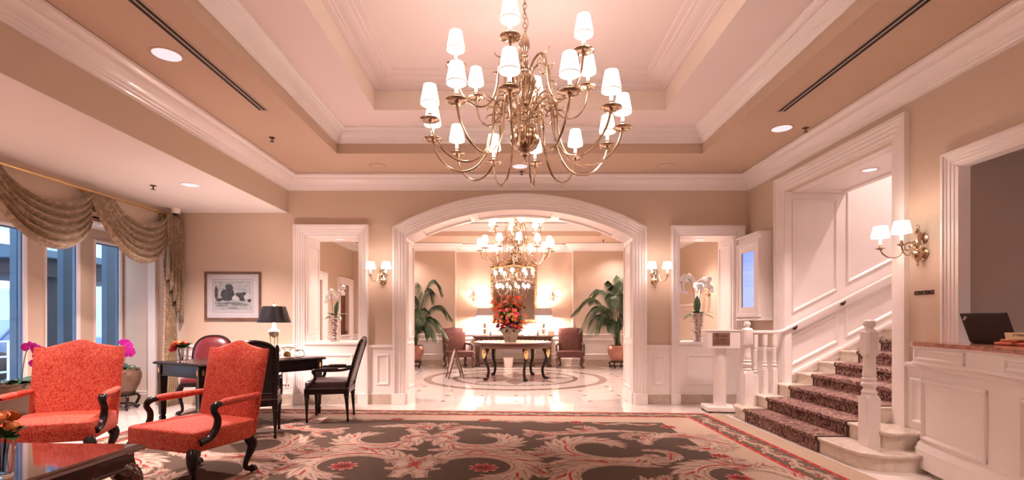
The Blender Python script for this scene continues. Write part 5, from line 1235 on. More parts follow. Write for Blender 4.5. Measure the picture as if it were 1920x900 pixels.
m = MB(); m.box(-hw+0.03, hw-0.03, -0.012, -0.002, -hh+0.03, hh-0.03); m.build('mount', PAPER, e, smooth=0)
m = MB(); m.sweep([(-0.31,-0.012,-0.25),(-0.31,-0.012,0.255),(0.31,-0.012,0.255),(0.31,-0.012,-0.25)], [(0,0),(0,0.0006),(0.005,0.0006),(0.005,0)], NB, closed=True); m.build('ruled_line', INKW, e, smooth=0)
m = MB(); m.box(-0.29, 0.29, -0.0135, -0.0118, -0.225, 0.235); pr = m.build('print', PRINTM, e, smooth=0)
def blob(m, cx, cz, rx, rz, y, seed, n=46, rough=0.2):
    random.seed(seed); m.poly([(cx+rx*(1+random.uniform(-rough,rough))*math.cos(2*math.pi*i/n), y, cz+rz*(1+random.uniform(-rough,rough))*math.sin(2*math.pi*i/n)) for i in range(n)])
def print_part(name, mt, items, y, parent=pr):
    m = MB()
    for k, (cx, cz, rx, rz, sd) in enumerate(items): blob(m, cx, cz, rx, rz, y-0.00008*k, sd)
    m.build(name, mt, parent, smooth=0)
print_part('ink_ground', INKG, [(-0.05,-0.115,0.22,0.018,1),(0.12,-0.14,0.13,0.014,2),(-0.18,-0.15,0.09,0.012,3),(0.0,-0.19,0.10,0.01,4)], -0.01360)
print_part('ink_trees', INKW, [(-0.06,0.12,0.06,0.07,5),(-0.045,0.03,0.07,0.08,6),(-0.13,0.03,0.06,0.08,7),(-0.26,0.05,0.028,0.10,8),(-0.22,-0.06,0.05,0.025,9),(-0.09,-0.04,0.10,0.04,10),(0.08,0.02,0.04,0.03,18),(0.14,-0.0,0.06,0.05,11),(0.17,0.03,0.05,0.03,12),(0.15,-0.05,0.05,0.03,13),(0.26,-0.07,0.03,0.03,14)], -0.01385)
m = MB(); y = -0.0150
m.poly([(-0.01,y,-0.06),(-0.01,y,-0.02),(0.03,y,0.015),(0.10,y,-0.03),(0.10,y,-0.06)]); m.poly([(0.18,y,-0.05),(0.175,y,0.0),(0.225,y,0.045),(0.28,y,0.02),(0.28,y,-0.05)]); m.build('ink_cottages', INKL, pr, smooth=0)
m = MB(); m.box(-hw+0.034, hw-0.034, -0.0185, -0.0175, -hh+0.034, hh-0.034); m.build('glazing', GLASS, e, smooth=0)
e = empty('wall_outlet', 'small white power outlet low on the wainscot under the desk', 'outlet', (-3.5, YB-0.022, 0.29))
m = MB(); m.box(-0.06, 0.06, -0.006, 0, -0.04, 0.04); m.build('cover_plate', WHITE, e, smooth=0, bevel=0.002)
for x in (-0.022, 0.022): m = MB(); m.box(x-0.008, x+0.008, -0.0075, -0.006, -0.014, 0.014); m.build('socket', INK, e, smooth=0)
# ---------------------------------------------------------------- the carpet
def carpet(name, c, k=0.86):
    m = mat(name, c, 0.95, spec=0.15); tint(m, (c[0]*k, c[1]*k, c[2]*k, 1), c, 55.0); w = noise(m, 320, 2); bump(m, w.outputs['Fac'], 0.3, 0.004); return m
C_FIELD = carpet('rug_brown', (0.105, 0.072, 0.054, 1)); C_CREAM = carpet('rug_cream', (0.46, 0.345, 0.265, 1)); C_LEAF = carpet('rug_leaf', (0.50, 0.37, 0.30, 1)); C_TAN = carpet('rug_leaf_tan', (0.31, 0.205, 0.155, 1))  # the darker tan is woven in for leaf outlines and veins
C_RED = carpet('rug_red', (0.40, 0.035, 0.035, 1)); C_PINK = carpet('rug_pink', (0.46, 0.22, 0.19, 1)); C_EDGE = carpet('rug_plain_band', (0.44, 0.335, 0.25, 1)); C_GREEN = carpet('rug_border_olive', (0.13, 0.10, 0.07, 1))
QA, QB, QC, QD = (-4.58, 7.36), (2.72, 6.965), (2.83, 1.0), (-4.40, 1.2)      # back-left, back-right, front-right, front-left
RW, RL = 7.3, 6.1
def rugp(u, v, z):
    a, b = u/RW, v/RL
    x = (QA[0]*(1-a)+QB[0]*a)*(1-b)+(QD[0]*(1-a)+QC[0]*a)*b; y = (QA[1]*(1-a)+QB[1]*a)*(1-b)+(QD[1]*(1-a)+QC[1]*a)*b
    return (x+0.93, y-4.1, z)
rug = empty('rug', 'large brown rug with cream acanthus scrolls, red rosettes and a flowered border', 'rug', (-0.93, 4.1, 0))
def rquad(m, u0, u1, v0, v1, z): m.poly([rugp(u0,v1,z), rugp(u1,v1,z), rugp(u1,v0,z), rugp(u0,v0,z)])
def band(m, d0, d1, z):
    for a in ((d0, RW-d0, d0, d1), (d0, RW-d0, RL-d1, RL-d0), (d0, d1, d1, RL-d1), (RW-d1, RW-d0, d1, RL-d1)): rquad(m, *a, z)
ZT = 0.004
m = MB(); m.loft([[rugp(u, v, z) for u, v in ((-0.02,-0.03),(RW+0.235,-0.03),(RW+0.235,RL),(-0.02,RL))] for z in (0.001, ZT)]); m.build('plain_band', C_EDGE, rug, smooth=0)
m = MB(); rquad(m, 0.80, RW-0.80, 0.70, RL-0.8, ZT+0.0004); m.build('field', C_FIELD, rug, smooth=0)
m = MB(); band(m, 0.335, 0.80, ZT+0.0003); m.build('cream_band', C_CREAM, rug, smooth=0)
m = MB(); band(m, 0.045, 0.29, ZT+0.0003); m.build('flower_border', C_GREEN, rug, smooth=0)
m = MB(); band(m, 0.0, 0.045, ZT+0.0003); band(m, 0.29, 0.335, ZT+0.0003); m.build('red_stripe', C_RED, rug, smooth=0)
m = MB()
for d in (0.0225, 0.3125):
    n = int((RW-2*d)/0.085)
    for k in range(n):
        if k % 2: continue
        u = d+(RW-2*d)*k/n; rquad(m, u, u+0.05, d-0.007, d+0.007, ZT+0.0007)
    n = int(RL/0.085)
    for k in range(n):
        if k % 2: continue
        v = 0.05+RL*k/n
        for q in (d, RW-d): rquad(m, q-0.007, q+0.007, v, v+0.05, ZT+0.0007)
o = m.build('stripe_dashes', C_PINK, rug, smooth=0); o['kind'] = 'stuff'
LY = {k: MB() for k in ('shade', 'leaf', 'vein', 'red', 'pink', 'dark')}
LZ = dict(shade=ZT+0.0008, leaf=ZT+0.0018, vein=ZT+0.0027, pink=ZT+0.0030, red=ZT+0.0038, dark=ZT+0.0048); NP = [0]
def rpoly(layer, pts): 
    if all(0.02 < p[0] < RW-0.02 and 0.02 < p[1] < RL for p in pts): NP[0] += 1; zz = LZ[layer]+2.2e-5*(NP[0] % 37); LY[layer].poly([rugp(p[0], p[1], zz) for p in pts])
def stroke(layer, pts, w):
    for i in range(len(pts)-1):
        a, b = Vector(pts[i]), Vector(pts[i+1]); t = b-a
        if t.length < 1e-6: continue
        def nr(k):
            d = Vector(pts[min(k+1, len(pts)-1)])-Vector(pts[max(k-1, 0)]); d.normalize(); return Vector((-d.y, d.x))
        n0, n1 = nr(i), nr(i+1); rpoly(layer, [a+n0*w[i], a-n0*w[i], b-n1*w[i+1], b+n1*w[i+1]])
def lobe(layer, p, dirv, l, w, bend):
    """tapering serrated leaf lobe"""
    d = Vector(dirv).normalized(); s = Vector((-d.y, d.x)); L_, R_ = [], []
    for t, k in ((0.0, 0.35), (0.25, 0.8), (0.42, 1.0), (0.50, 0.72), (0.68, 0.78), (0.76, 0.48), (0.9, 0.36)):
        c = Vector(p)+d*l*t+s*bend*l*t*t; L_.append(c+s*w*k); R_.append(c-s*w*k)
    tip = Vector(p)+d*l+s*bend*l
    ring_ = L_+[tip]+R_[::-1]; c = Vector(p)+d*l*0.5+s*bend*l*0.25
    for i in range(len(ring_)-1): rpoly(layer, [c, ring_[i], ring_[i+1]])
def rosette(c, r):
    for k in range(9):
        a = 2*math.pi*k/9; rpoly('pink', [(c[0]+r*q*math.cos(a+da), c[1]+r*q*math.sin(a+da)) for q, da in ((0.2,0),(0.75,-0.3),(1.05,-0.12),(1.05,0.12),(0.75,0.3))])
    for k in range(9):
        a = 2*math.pi*k/9; rpoly('red', [(c[0]+r*q*math.cos(a+da), c[1]+r*q*math.sin(a+da)) for q, da in ((0.1,0),(0.7,-0.2),(0.88,0),(0.7,0.2))])
    rpoly('dark', [(c[0]+r*0.18*math.cos(k*0.785), c[1]+r*0.18*math.sin(k*0.785)) for k in range(8)])
def acanthus(pts, w0, w1, step, lsize, red=True, sides=(1, -1), inner=0.55):
    n = len(pts); w = [(w0+(w1-w0)*i/(n-1))*(0.25+0.75*math.sin(math.pi*min(1.0, 0.06+0.9*i/(n-1)))**0.7) for i in range(n)]
    stroke('shade', pts, [x*1.5+0.012 for x in w]); stroke('leaf', pts, w)
    k = 0; step = 2
    for i in range(1, n-1, step):
        d = Vector(pts[min(i+1, n-1)])-Vector(pts[i-1]); d.normalize(); nrm = Vector((-d.y, d.x)); g = math.sin(math.pi*min(1, (i/n)*0.9+0.1))
        for s in sides:
            l = lsize*(0.5+0.75*g)*(1.0 if s == sides[0] else inner); dv = d*1.0+nrm*s*0.75
            p = Vector(pts[i])+nrm*s*w[i]*0.6
            lobe('shade', p, dv, l*1.10, l*0.25, -0.3*s); lobe('leaf', p, dv, l, l*0.19, -0.3*s); stroke('vein', [p+(dv.normalized()*t+Vector((-dv.y, dv.x)).normalized()*(-0.3*s)*t*t)*l for t in (0.05, 0.35, 0.62, 0.85)], [0.007, 0.009, 0.006, 0.001])
            if red and k % 4 == 1 and s == sides[0]: q = [p+dv.normalized()*l*t+nrm*s*(-0.0)*t for t in (0.0, 0.3, 0.6)]; stroke('red', q, [0.012, 0.009, 0.002])
        k += 1
    if red: i0, i1 = int(n*0.25), int(n*0.62); stroke('red', pts[i0:i1], [0.011*math.sin(math.pi*(i-i0+0.5)/(i1-i0)) for i in range(i0, i1)])
def spiral(c, r0, a0, turns, hand, r1=0.12, n=34):
    return [(c[0]+(r0+(r1-r0)*(i/n)**0.8)*math.cos(a0+hand*2*math.pi*turns*i/n), c[1]+(r0+(r1-r0)*(i/n)**0.8)*math.sin(a0+hand*2*math.pi*turns*i/n)) for i in range(n+1)]
U0 = RW/2
def yv(Y): return (7.17-Y)/6.17*RL
for s in (1, -1):
    def P(a, Y): return (U0+s*a, yv(Y))
    def sp(a, Y, r, ang, turns, hand, w=0.055, l=0.20, r1=0.12, ros=0.0, red=True):
        c = P(a, Y); A = R(ang) if s > 0 else math.pi-R(ang)
        acanthus(spiral(c, r, A, turns, hand*s, r1), w, w*0.55, 3, l, red, (-hand*s, hand*s))
        if ros: rosette(c, ros)
    sp(0.63, 4.36, 0.60, 150, 0.82, 1, 0.075, 0.27, 0.24, 0.13)
    sp(0.60, 5.45, 0.55, -120, 0.85, -1, 0.07, 0.25, 0.16)
    sp(1.80, 5.15, 0.58, 30, 0.85, 1, 0.07, 0.26, 0.17)
    sp(1.75, 4.02, 0.58, -60, 0.85, -1, 0.07, 0.26, 0.17)
    sp(2.80, 5.35, 0.48, 170, 0.85, 1, 0.06, 0.22, 0.14)
    sp(2.76, 4.15, 0.52, 20, 0.85, -1, 0.06, 0.24, 0.2, 0.11)
    sp(0.62, 3.15, 0.50, -80, 1.1, -1, 0.055, 0.2, 0.12); sp(1.75, 2.9, 0.50, 60, 1.1, 1, 0.055, 0.2, 0.12, 0.12); sp(2.75, 2.9, 0.45, 140, 1.05, 1, 0.05, 0.18, 0.10)
    for pts in ([(0.05,4.95),(0.3,5.0),(0.62,4.95),(0.95,4.9),(1.25,4.98)], [(1.2,4.45),(1.4,4.62),(1.75,4.62),(2.1,4.55),(2.35,4.7)], [(1.05,5.95),(1.3,5.8),(1.65,5.85),(2.1,5.95),(2.6,5.85)], [(0.0,3.75),(0.25,3.7),(0.55,3.72),(0.95,3.75),(1.2,3.6)], [(2.25,3.5),(2.45,3.55),(2.75,3.5),(3.0,3.6)], [(0.06,5.9),(0.15,6.0),(0.4,6.08),(0.75,6.02)]):
        acanthus([tuple(q)[:2] for q in smooth_path([P(a, y)+(0,) for a, y in pts], 6)], 0.035, 0.02, 3, 0.17, True)
    for a, Y, r, ang, hd in ((0.15,4.5,0.2,60,1),(1.15,4.95,0.2,200,-1),(1.22,4.35,0.18,20,1),(1.2,5.65,0.18,100,-1),(2.3,4.85,0.2,240,1),(2.3,5.6,0.18,60,-1),(2.25,4.1,0.2,-60,1),(0.12,5.45,0.16,90,-1),(3.0,4.65,0.17,0,1),(1.15,3.7,0.2,150,1),(0.2,6.15,0.15,0,1),(1.75,6.05,0.16,180,-1)):
        sp(a, Y, r, ang, 0.8, hd, 0.028, 0.12, r*0.35)
    for a, Y in ((0.58, 6.5), (1.75, 6.42), (2.84, 6.2), (2.9, 4.85)): rosette(P(a, Y), 0.095)
    for a, Y, k in ((0.95, 6.5, 1), (1.42, 6.44, -1), (2.15, 6.4, 1), (2.55, 6.35, -1)):
        acanthus([tuple(q)[:2] for q in smooth_path([P(a-0.2*k, Y+0.02)+(0,), P(a, Y-0.06)+(0,), P(a+0.22*k, Y+0.03)+(0,)], 5)], 0.022, 0.010, 3, 0.10, True)
    for Y in (5.75, 5.2, 4.5, 3.9, 3.3):
        acanthus([tuple(q)[:2] for q in smooth_path([P(2.72, Y)+(0,), P(2.95, Y-0.08)+(0,), P(3.2, Y+0.03)+(0,)], 5)], 0.022, 0.008, 3, 0.11, True)
# vine of the outer border
def border_vine(p0, p1, inw, n):
    p0, p1 = Vector(p0), Vector(p1); d = (p1-p0).normalized(); q = Vector(inw); L_ = (p1-p0).length
    for k in range(n):
        t = (k+0.5)/n*L_; c = p0+d*t; sg = 1 if k % 2 else -1
        pts = [c+d*(-0.5*L_/n)+q*0.0, c+d*(-0.25*L_/n)+q*0.035*sg, c+q*0.045*sg, c+d*(0.25*L_/n)+q*0.02*sg, c+d*0.5*L_/n]
        acanthus([tuple(p) for p in pts], 0.014, 0.012, 1, 0.105, False, (1, -1), 0.9)
        f = c+q*(-0.04*sg)
        for j in range(5):
            a = 2*math.pi*j/5; rpoly('pink', [(f.x+0.042*w*math.cos(a+da), f.y+0.042*w*math.sin(a+da)) for w, da in ((0.1,0),(0.8,-0.45),(1,0),(0.8,0.45))])
        rpoly('red', [(f.x+0.014*math.cos(j*1.05), f.y+0.014*math.sin(j*1.05)) for j in range(6)])
border_vine((0.17, 0.17), (RW-0.17, 0.17), (0, 1), 28); border_vine((RW-0.17, 0.3), (RW-0.17, RL-0.1), (-1, 0), 23); border_vine((0.17, 0.3), (0.17, RL-0.1), (1, 0), 23)
for k, mt in (('shade', C_TAN), ('leaf', C_LEAF), ('vein', C_TAN), ('pink', C_PINK), ('red', C_RED), ('dark', C_FIELD)):
    o = LY[k].build({'shade': 'leaf_outlines', 'leaf': 'acanthus_scrolls', 'vein': 'leaf_veins', 'pink': 'blossoms', 'red': 'red_accents', 'dark': 'rosette_eyes'}[k], mt, rug, smooth=0); o['kind'] = 'stuff'
# ---------------------------------------------------------------- swags, jabot and curtain
DX = -5.16
def swag(label, y0a, y0b, y1, zr, sag0, sag1, seed, group='bronze silk swags'):
    """folds hang between the rod on the left (spread y0a..y0b) and a gathered point y1 on the right"""
    e = empty('swag', label, 'curtain', (DX, (y0a+y1)/2, zr), 0, group); yc = (y0a+y1)/2
    NF = 6.0
    def f(u, v):
        ya = y0b+(y0a-y0b)*v; yb = y1
        za = zr-0.01; zb = zr-0.02-0.40*v
        k = max(0.0, 1-(2*u-1)**2)
        sag = (sag0+(sag1-sag0)*v)*(k**0.75)*(1-0.22*(u-0.45))
        y = ya+(yb-ya)*u; z = za+(zb-za)*u-sag
        fr = (v*NF) % 1.0
        fold = (1-fr)**0.8*math.sin(math.pi*min(1.0, fr*4+0.05)/2 if fr < 0.25 else math.pi/2) if v < 0.999 else 0.0
        rim = 0.35+0.65*k
        x = 0.03+0.085*fold*rim+0.05*k*v
        z -= 0.035*fold*k
        return (x, y-yc, z-zr)
    m = MB(); m.grid(f, 44, 96); o = m.build('folds', DRAPE, e, smooth=80)
    sm = o.modifiers.new('thickness', 'SOLIDIFY'); sm.thickness = 0.006
    return e
swag('bronze swag nearest the camera, hanging across the first window', 4.72, 4.98, 6.07, 2.885, 0.20, 0.56, 1)
swag('bronze swag falling diagonally beside the pleated jabot', 6.05, 6.42, 7.40, 2.885, 0.19, 0.57, 2)
e = empty('curtain_rod', 'slim brass rod under the alcove ceiling carrying the swags', 'curtain rod', (DX, 6.1, 2.90))
m = MB(); m.tube([(0, -3.0, 0), (0, 1.66, 0)], 0.014, 10); m.build('rod', GOLD, e)
for y in (-1.4, -0.03, 1.3): m = MB(); m.tube([(-0.075,y,0.0),(0,y,0.0)], 0.008, 6); m.lathe([(0.0,0),(0.025,0),(0.025,0.008),(0,0.008)], 10, (-0.08,y,0), 'x'); m.build('bracket', GOLD, e)
e = empty('jabot', 'pleated bronze jabot with a stepped edge at the end of the swags', 'curtain', (DX+0.02, 7.56, 2.89))
def fj(u, v):
    y = -0.19+0.37*u; n = 5; ph = u*n
    zb = -0.80-0.80*u; fr = ph-math.floor(ph)
    zb += -0.10*(1-abs(2*fr-1))
    x = 0.03+0.035*math.sin(2*math.pi*ph)*(0.5+0.5*v)
    return (x, y+0.02*math.cos(2*math.pi*ph)*v, v*zb)
m = MB(); m.grid(fj, 60, 14); o = m.build('pleats', DRAPE, e, smooth=80); q = o.modifiers.new('thickness', 'SOLIDIFY'); q.thickness = 0.006
e = empty('curtain', 'bronze floor-length curtain gathered in the alcove corner', 'curtain', (DX-0.04, 7.60, 0.0))
def fc(u, v):
    k = v; w = 0.42-0.22*math.sin(math.pi*min(1, k*0.9))**1.0*0.9+(0.03 if k > 0.9 else 0)
    c = -0.02+0.02*k
    y = c+(u-0.5)*w; x = 0.0+0.035*math.sin(2*math.pi*u*7+0.6*math.sin(6*k))*(1-0.2*k)
    return (x, y, 2.86-2.85*k)
m = MB(); m.grid(fc, 84, 24); o = m.build('folds', DRAPE, e, smooth=80); q = o.modifiers.new('thickness', 'SOLIDIFY'); q.thickness = 0.005
m = MB(); random.seed(3)
for k in range(62):
    v = 0.22+0.72*k/62; x, y, z = fc(0.0, v); y -= 0.018
    m.tube([(x, y+0.015, z+0.012), (x, y, z), (x+0.004, y-0.022, z-0.026)], [0.009, 0.014, 0.006], 6)
o = m.build('tassel_fringe', FRINGE, e); o['kind'] = 'stuff'

# ---------------------------------------------------------------- foyer: round table and bouquet
TC = (0.06, 11.35)
e = empty('round_table', 'round mahogany centre table on gilded animal legs in the foyer', 'table', (TC[0], TC[1], 0))
m = MB(); m.lathe([(0.84,0.70),(0.875,0.705),(0.88,0.72),(0.88,0.79),(0.895,0.80),(0.90,0.815),(0.885,0.825),(0.87,0.826)], 56); m.build('apron', MAHOG, e)
m = MB(); m.lathe([(0.873,0.80),(0.873,0.832),(0.0,0.832)], 56); m.build('marble_top', MARBLE_STEP, e)
for a in (-142, -70, -16, 52, 128):
    c, s = math.cos(R(a)), math.sin(R(a)); m = MB(); r = 0.72
    P = smooth_path([(r*c,r*s,0.71),((r+0.06)*c,(r+0.06)*s,0.58),((r+0.05)*c,(r+0.05)*s,0.42),((r-0.03)*c,(r-0.03)*s,0.24),((r-0.01)*c,(r-0.01)*s,0.08),((r+0.03)*c,(r+0.03)*s,0.03)], 4)
    m.tube(P, [0.06,0.06,0.058,0.055,0.05,0.045,0.04,0.037,0.035,0.034,0.033,0.032,0.032,0.032,0.032,0.032,0.033,0.034,0.036,0.036,0.036][:len(P)], 9)
    m.superell(((r+0.05)*c,(r+0.05)*s,0.032), (0.055,0.055,0.03), 0.8, 10, 6); lg = m.build('leg', DARKWOOD, e, smooth=60)
    m = MB(); m.superell(((r+0.085)*c,(r+0.085)*s,0.585), (0.052,0.052,0.115), 0.9, 12, 8, lambda x, y, z: (x*(1+z*2), y*(1+z*2), z)); m.ball(((r+0.125)*c,(r+0.125)*s,0.60), 0.022, 8, 6); m.ball(((r+0.115)*c,(r+0.115)*s,0.65), 0.03, 8, 6, 0.6); m.build('gilt_mask', GOLD, lg, smooth=60)
e = empty('stone_urn', 'weathered stone urn holding the bouquet on the round table', 'urn', (TC[0]-0.06, TC[1]+0.0, 0.8325))
e.scale = (0.88, 0.88, 0.97)
m = MB(); m.lathe([(0,0),(0.145,0.0),(0.15,0.02),(0.17,0.08),(0.215,0.20),(0.235,0.28),(0.232,0.315),(0.215,0.335),(0.225,0.36),(0.20,0.36),(0.19,0.30),(0,0.29)], 28); m.build('bowl', URN, e, smooth=45)
for s in (-1, 1): m = MB(); m.superell((s*0.235, 0, 0.27), (0.035, 0.03, 0.05), 0.9, 10, 8); m.build('lug_handle', URN, e)
m = MB()
for k in range(14):
    a = 2*math.pi*k/14; m.ball((0.225*math.cos(a), 0.225*math.sin(a), 0.225+0.02*math.sin(3*a)), 0.022, 6, 5, 0.7)
o = m.build('carved_garland', URN, e); o['kind'] = 'stuff'
f = empty('bouquet', 'huge bouquet of orange lilies, roses and dark foliage in the stone urn', 'flowers', (TC[0]-0.06, TC[1], 1.15))
f.scale = (1.12, 1.1, 1.36)
random.seed(21)
m = MB()
for k in range(420):
    a = random.uniform(0, 6.28); el = random.uniform(-0.22, 1.2); d = random.uniform(0.22, 0.43)
    p = Vector((d*math.cos(a)*math.cos(el), 0.8*d*math.sin(a)*math.cos(el), 0.06+d*math.sin(el)*1.1)); leaf(m, p*0.5, p*1.02+Vector((0,0,random.uniform(-0.07,0.06))), random.uniform(0.018, 0.034), 0.1, 3)
o = m.build('dense_foliage', LEAF, f, smooth=60); o['kind'] = 'stuff'
DUSK = petal('dusky_orange_spray', (0.42, 0.15, 0.06, 1), 0.6)
for k in range(26):
    x = random.uniform(-0.36, 0.36); h = random.uniform(0.42, 0.66)-0.3*abs(x); m = MB(); y = random.uniform(-0.15, 0.2)
    m.tube([(x*0.3, y*0.4, 0.05), (x*0.8, y, h*0.7), (x, y, h)], 0.004, 4)
    for j in range(9): t = 0.55+0.5*j/9; leaf(m, (x*t, y*t, h*t), (x*t+random.uniform(-0.07,0.07), y*t-0.02, h*t+random.uniform(0.0,0.08)), 0.016, 0, 2)
    m.build('flower_spray', (DUSK, CORAL, STEM, ORANGE)[k % 4], f, smooth=60)
spots = [(-0.20,-0.30,0.10,0.072,PEACH),(0.10,-0.32,0.13,0.075,PEACH),(0.27,-0.24,0.10,0.065,PEACH),(-0.09,-0.33,0.07,0.075,CRIMSON),(0.00,-0.34,0.03,0.065,PLUM),(-0.26,-0.27,0.03,0.06,PLUM),(0.12,-0.33,0.0,0.06,CRIMSON),(0.22,-0.30,0.0,0.05,PINKP),(-0.17,-0.33,0.01,0.05,CRIMSON),(0.05,-0.34,0.06,0.05,PLUM),(-0.33,-0.1,0.30,0.085,CORAL),(-0.30,-0.16,0.20,0.08,CORAL),(-0.24,-0.2,0.36,0.075,CORAL),(-0.38,-0.08,0.42,0.075,CORAL),(-0.18,-0.25,0.28,0.06,PINKP),(0.14,-0.24,0.22,0.07,PINKP),(0.06,-0.22,0.42,0.07,CORAL),(-0.02,-0.2,0.50,0.06,CORAL),(0.12,-0.2,0.38,0.06,ORANGE),(0.02,-0.26,0.30,0.06,CORAL),(-0.05,-0.3,0.18,0.06,LIME),(0.03,-0.3,0.22,0.055,LIME),(-0.10,-0.28,0.24,0.05,LIME),(0.08,-0.3,0.18,0.05,LIME),(-0.35,-0.1,0.10,0.06,PEACH),(0.32,-0.12,0.20,0.05,CORAL),(0.2,-0.2,0.32,0.05,DUSK),(0.3,-0.05,0.34,0.05,DUSK),(-0.14,-0.15,0.48,0.05,DUSK),(-0.1,0.1,0.45,0.06,CORAL),(0.2,0.15,0.35,0.06,ORANGE),(-0.25,0.15,0.2,0.07,PEACH),(0.15,0.25,0.12,0.07,CRIMSON)]
for k in range(46):
    x = random.gauss(0, 0.17); z = random.uniform(0.0, 0.5); q = math.sqrt(max(0.0, 0.15-x*x*0.8-(z-0.2)**2*0.5)); mt_ = random.choice((CRIMSON, PLUM, PINKP, PEACH, ORANGE) if z < 0.15 else (CORAL, CORAL, DUSK, ORANGE, PINKP, LIME) if z < 0.32 else (CORAL, DUSK, DUSK, ORANGE))
    if abs(x) < 0.36: spots.append((x, -q*0.9-0.02, z, random.uniform(0.035, 0.055), mt_))
for x, y, z, r, mt in spots:
    m = MB()
    r *= 0.8
    if mt in (CORAL, PINKP, LIME): orchid_flower(m, (x*0.95, y, z), r*1.15, (x, y-0.3, 0.35)); m.build('lily', mt, f, smooth=60)
    else: rose(m, (x*0.95, y, z), r*0.8, (x, y, 0.2)); m.build('rose', mt, f, smooth=60)

# ---------------------------------------------------------------- foyer: console, mirror, lamps and small things
CY = 14.40; CZ = 0.875
e = empty('console_table', 'long dark carved console table against the foyer wall', 'table', (0.08, CY, 0))
m = MB(); m.box(-1.16, 1.16, -0.27, 0.29, CZ-0.035, CZ); m.box(-1.13, 1.13, -0.25, 0.29, CZ-0.06, CZ-0.03); m.build('top', CARVED, e, smooth=0, bevel=0.008)
m = MB(); m.box(-1.09, 1.09, -0.22, 0.27, CZ-0.25, CZ-0.06); ap = m.build('frieze', CARVED, e, smooth=0, bevel=0.004)
m = MB()
for k in range(15):
    x = -0.98+1.96*k/14; m.tube(curl((x, -0.225, CZ-0.165), 0.05, 0.3 if k % 2 else 2.8, 1.2 if k % 2 else -1.2, (1, 0), 12), 0.012, 5); m.ball((x+0.06, -0.225, CZ-0.165), 0.016, 6, 4)
o = m.build('carved_scrolls', BRASSPLATE, ap); o['kind'] = 'stuff'
for x in (-1.04, -0.55, 0.55, 1.04):
    for y in (-0.2, 0.24):
        if abs(x) < 0.6 and y > 0: continue
        m = MB(); m.loft([[(x+sx*w, y+sy*w, z) for sx, sy in ((-1,-1),(1,-1),(1,1),(-1,1))] for w, z in ((0.055,0),(0.055,0.06),(0.035,0.08),(0.045,0.4),(0.055,CZ-0.25))]); m.build('leg', CARVED, e, smooth=0, bevel=0.005)
m = MB(); m.box(-1.02, 1.02, -0.225, -0.175, 0.07, 0.115); m.build('stretcher', CARVED, e, smooth=0, bevel=0.005)
e = empty('gilt_mirror', 'tall gilt carved mirror over the foyer console', 'mirror', (0.105, YF-0.005, 1.30))
mw_, mh = 0.60, 1.56
m = MB(); m.box(-mw_, mw_, -0.02, -0.012, 0.05, mh+0.02); m.build('glass', MIRROR, e, smooth=0)
m = MB(); m.sweep([(-mw_,0,0.04),(-mw_,0,mh),(-0.25,0,mh+0.02),(0,0,mh+0.07),(0.25,0,mh+0.02),(mw_,0,mh),(mw_,0,0.04)], [(0,0.0),(0,0.028),(0.02,0.045),(0.045,0.06),(0.07,0.045),(0.085,0.02),(0.085,0)], NB, closed=True); m.build('frame', GILT, e, smooth=40)
m = MB(); random.seed(8)
for s in (-1, 1):
    for k in range(17): z = 0.08+(mh-0.1)*k/16; m.tube(curl((s*(mw_+0.045), -0.05, z), 0.05, 1.0 if k % 2 else 4, 1.0, (s, 0), 9), 0.013, 5)
    m.tube(curl((s*0.52, -0.05, mh+0.12), 0.10, 0, 1.2*s, (1, 0), 12), 0.02, 5); m.tube(curl((s*(mw_+0.04), -0.05, mh+0.06), 0.09, 1, 1.1*s, (1, 0), 12), 0.022, 5)
    for k in range(5): x = s*(0.08+0.075*k); m.tube(curl((x, -0.05, mh+0.19-0.022*k+0.06*(k < 3)), 0.085-0.008*k, 1.5, 1.2*s, (1, 0), 12), 0.018, 5)
for k in range(9): a = math.pi*k/8; leaf(m, (0,-0.06,mh+0.12), (0.2*math.cos(a),-0.07,mh+0.12+0.22*math.sin(a)), 0.03, 0, 3)
for k in range(12): x = -0.55+1.1*k/11; m.ball((x, -0.05, 0.0), 0.035, 6, 5)
o = m.build('carved_crest', GILT, e, smooth=50); o['kind'] = 'stuff'
def console_lamp(label, x):
    e = empty('table_lamp', label, 'lamp', (x, CY-0.02, CZ+0.0005), 0, 'pair of lamps on the foyer console')
    m = MB(); m.lathe([(0,0),(0.085,0),(0.085,0.02),(0.06,0.03),(0.045,0.05),(0.05,0.14),(0.062,0.18),(0.05,0.21),(0.03,0.225),(0.045,0.25),(0.035,0.29),(0.042,0.33),(0.03,0.37),(0.015,0.40),(0.01,0.60),(0,0.60)], 18); m.build('base', BRASS, e)
    m = MB(); m.lathe([(0.265,0.575),(0.22,0.79),(0.218,0.79),(0.263,0.576)], 28); s = m.build('lamp_shade', GREYSHADE, e)
    m = MB(); m.lathe([(0.262,0.5765),(0.217,0.789),(0.2165,0.789),(0.2615,0.577)], 28); m.build('shade_lining', GLOW, s)
    lamp('bulb', 'POINT', (0, 0, 0.64), 36, e, 0.05)
console_lamp('brass lamp with taupe shade on the left half of the console', -0.74); console_lamp('brass lamp with taupe shade on the right half of the console', 0.96)
def small(name, label, cat, x, y, prof, mt, z=CZ+0.0005, group=None):
    m = MB(); m.lathe(prof, 14); o = m.build(name, mt, smooth=40); o.location = (x, y, z); tag(o, label, cat, group); return o
small('glass_jar', 'tall clear glass jar to the right of the bouquet on the console', 'jar', 0.46, CY-0.10, [(0,0),(0.07,0),(0.075,0.02),(0.075,0.26),(0.05,0.30),(0.055,0.32),(0.02,0.35),(0,0.38)], CRYSTAL)
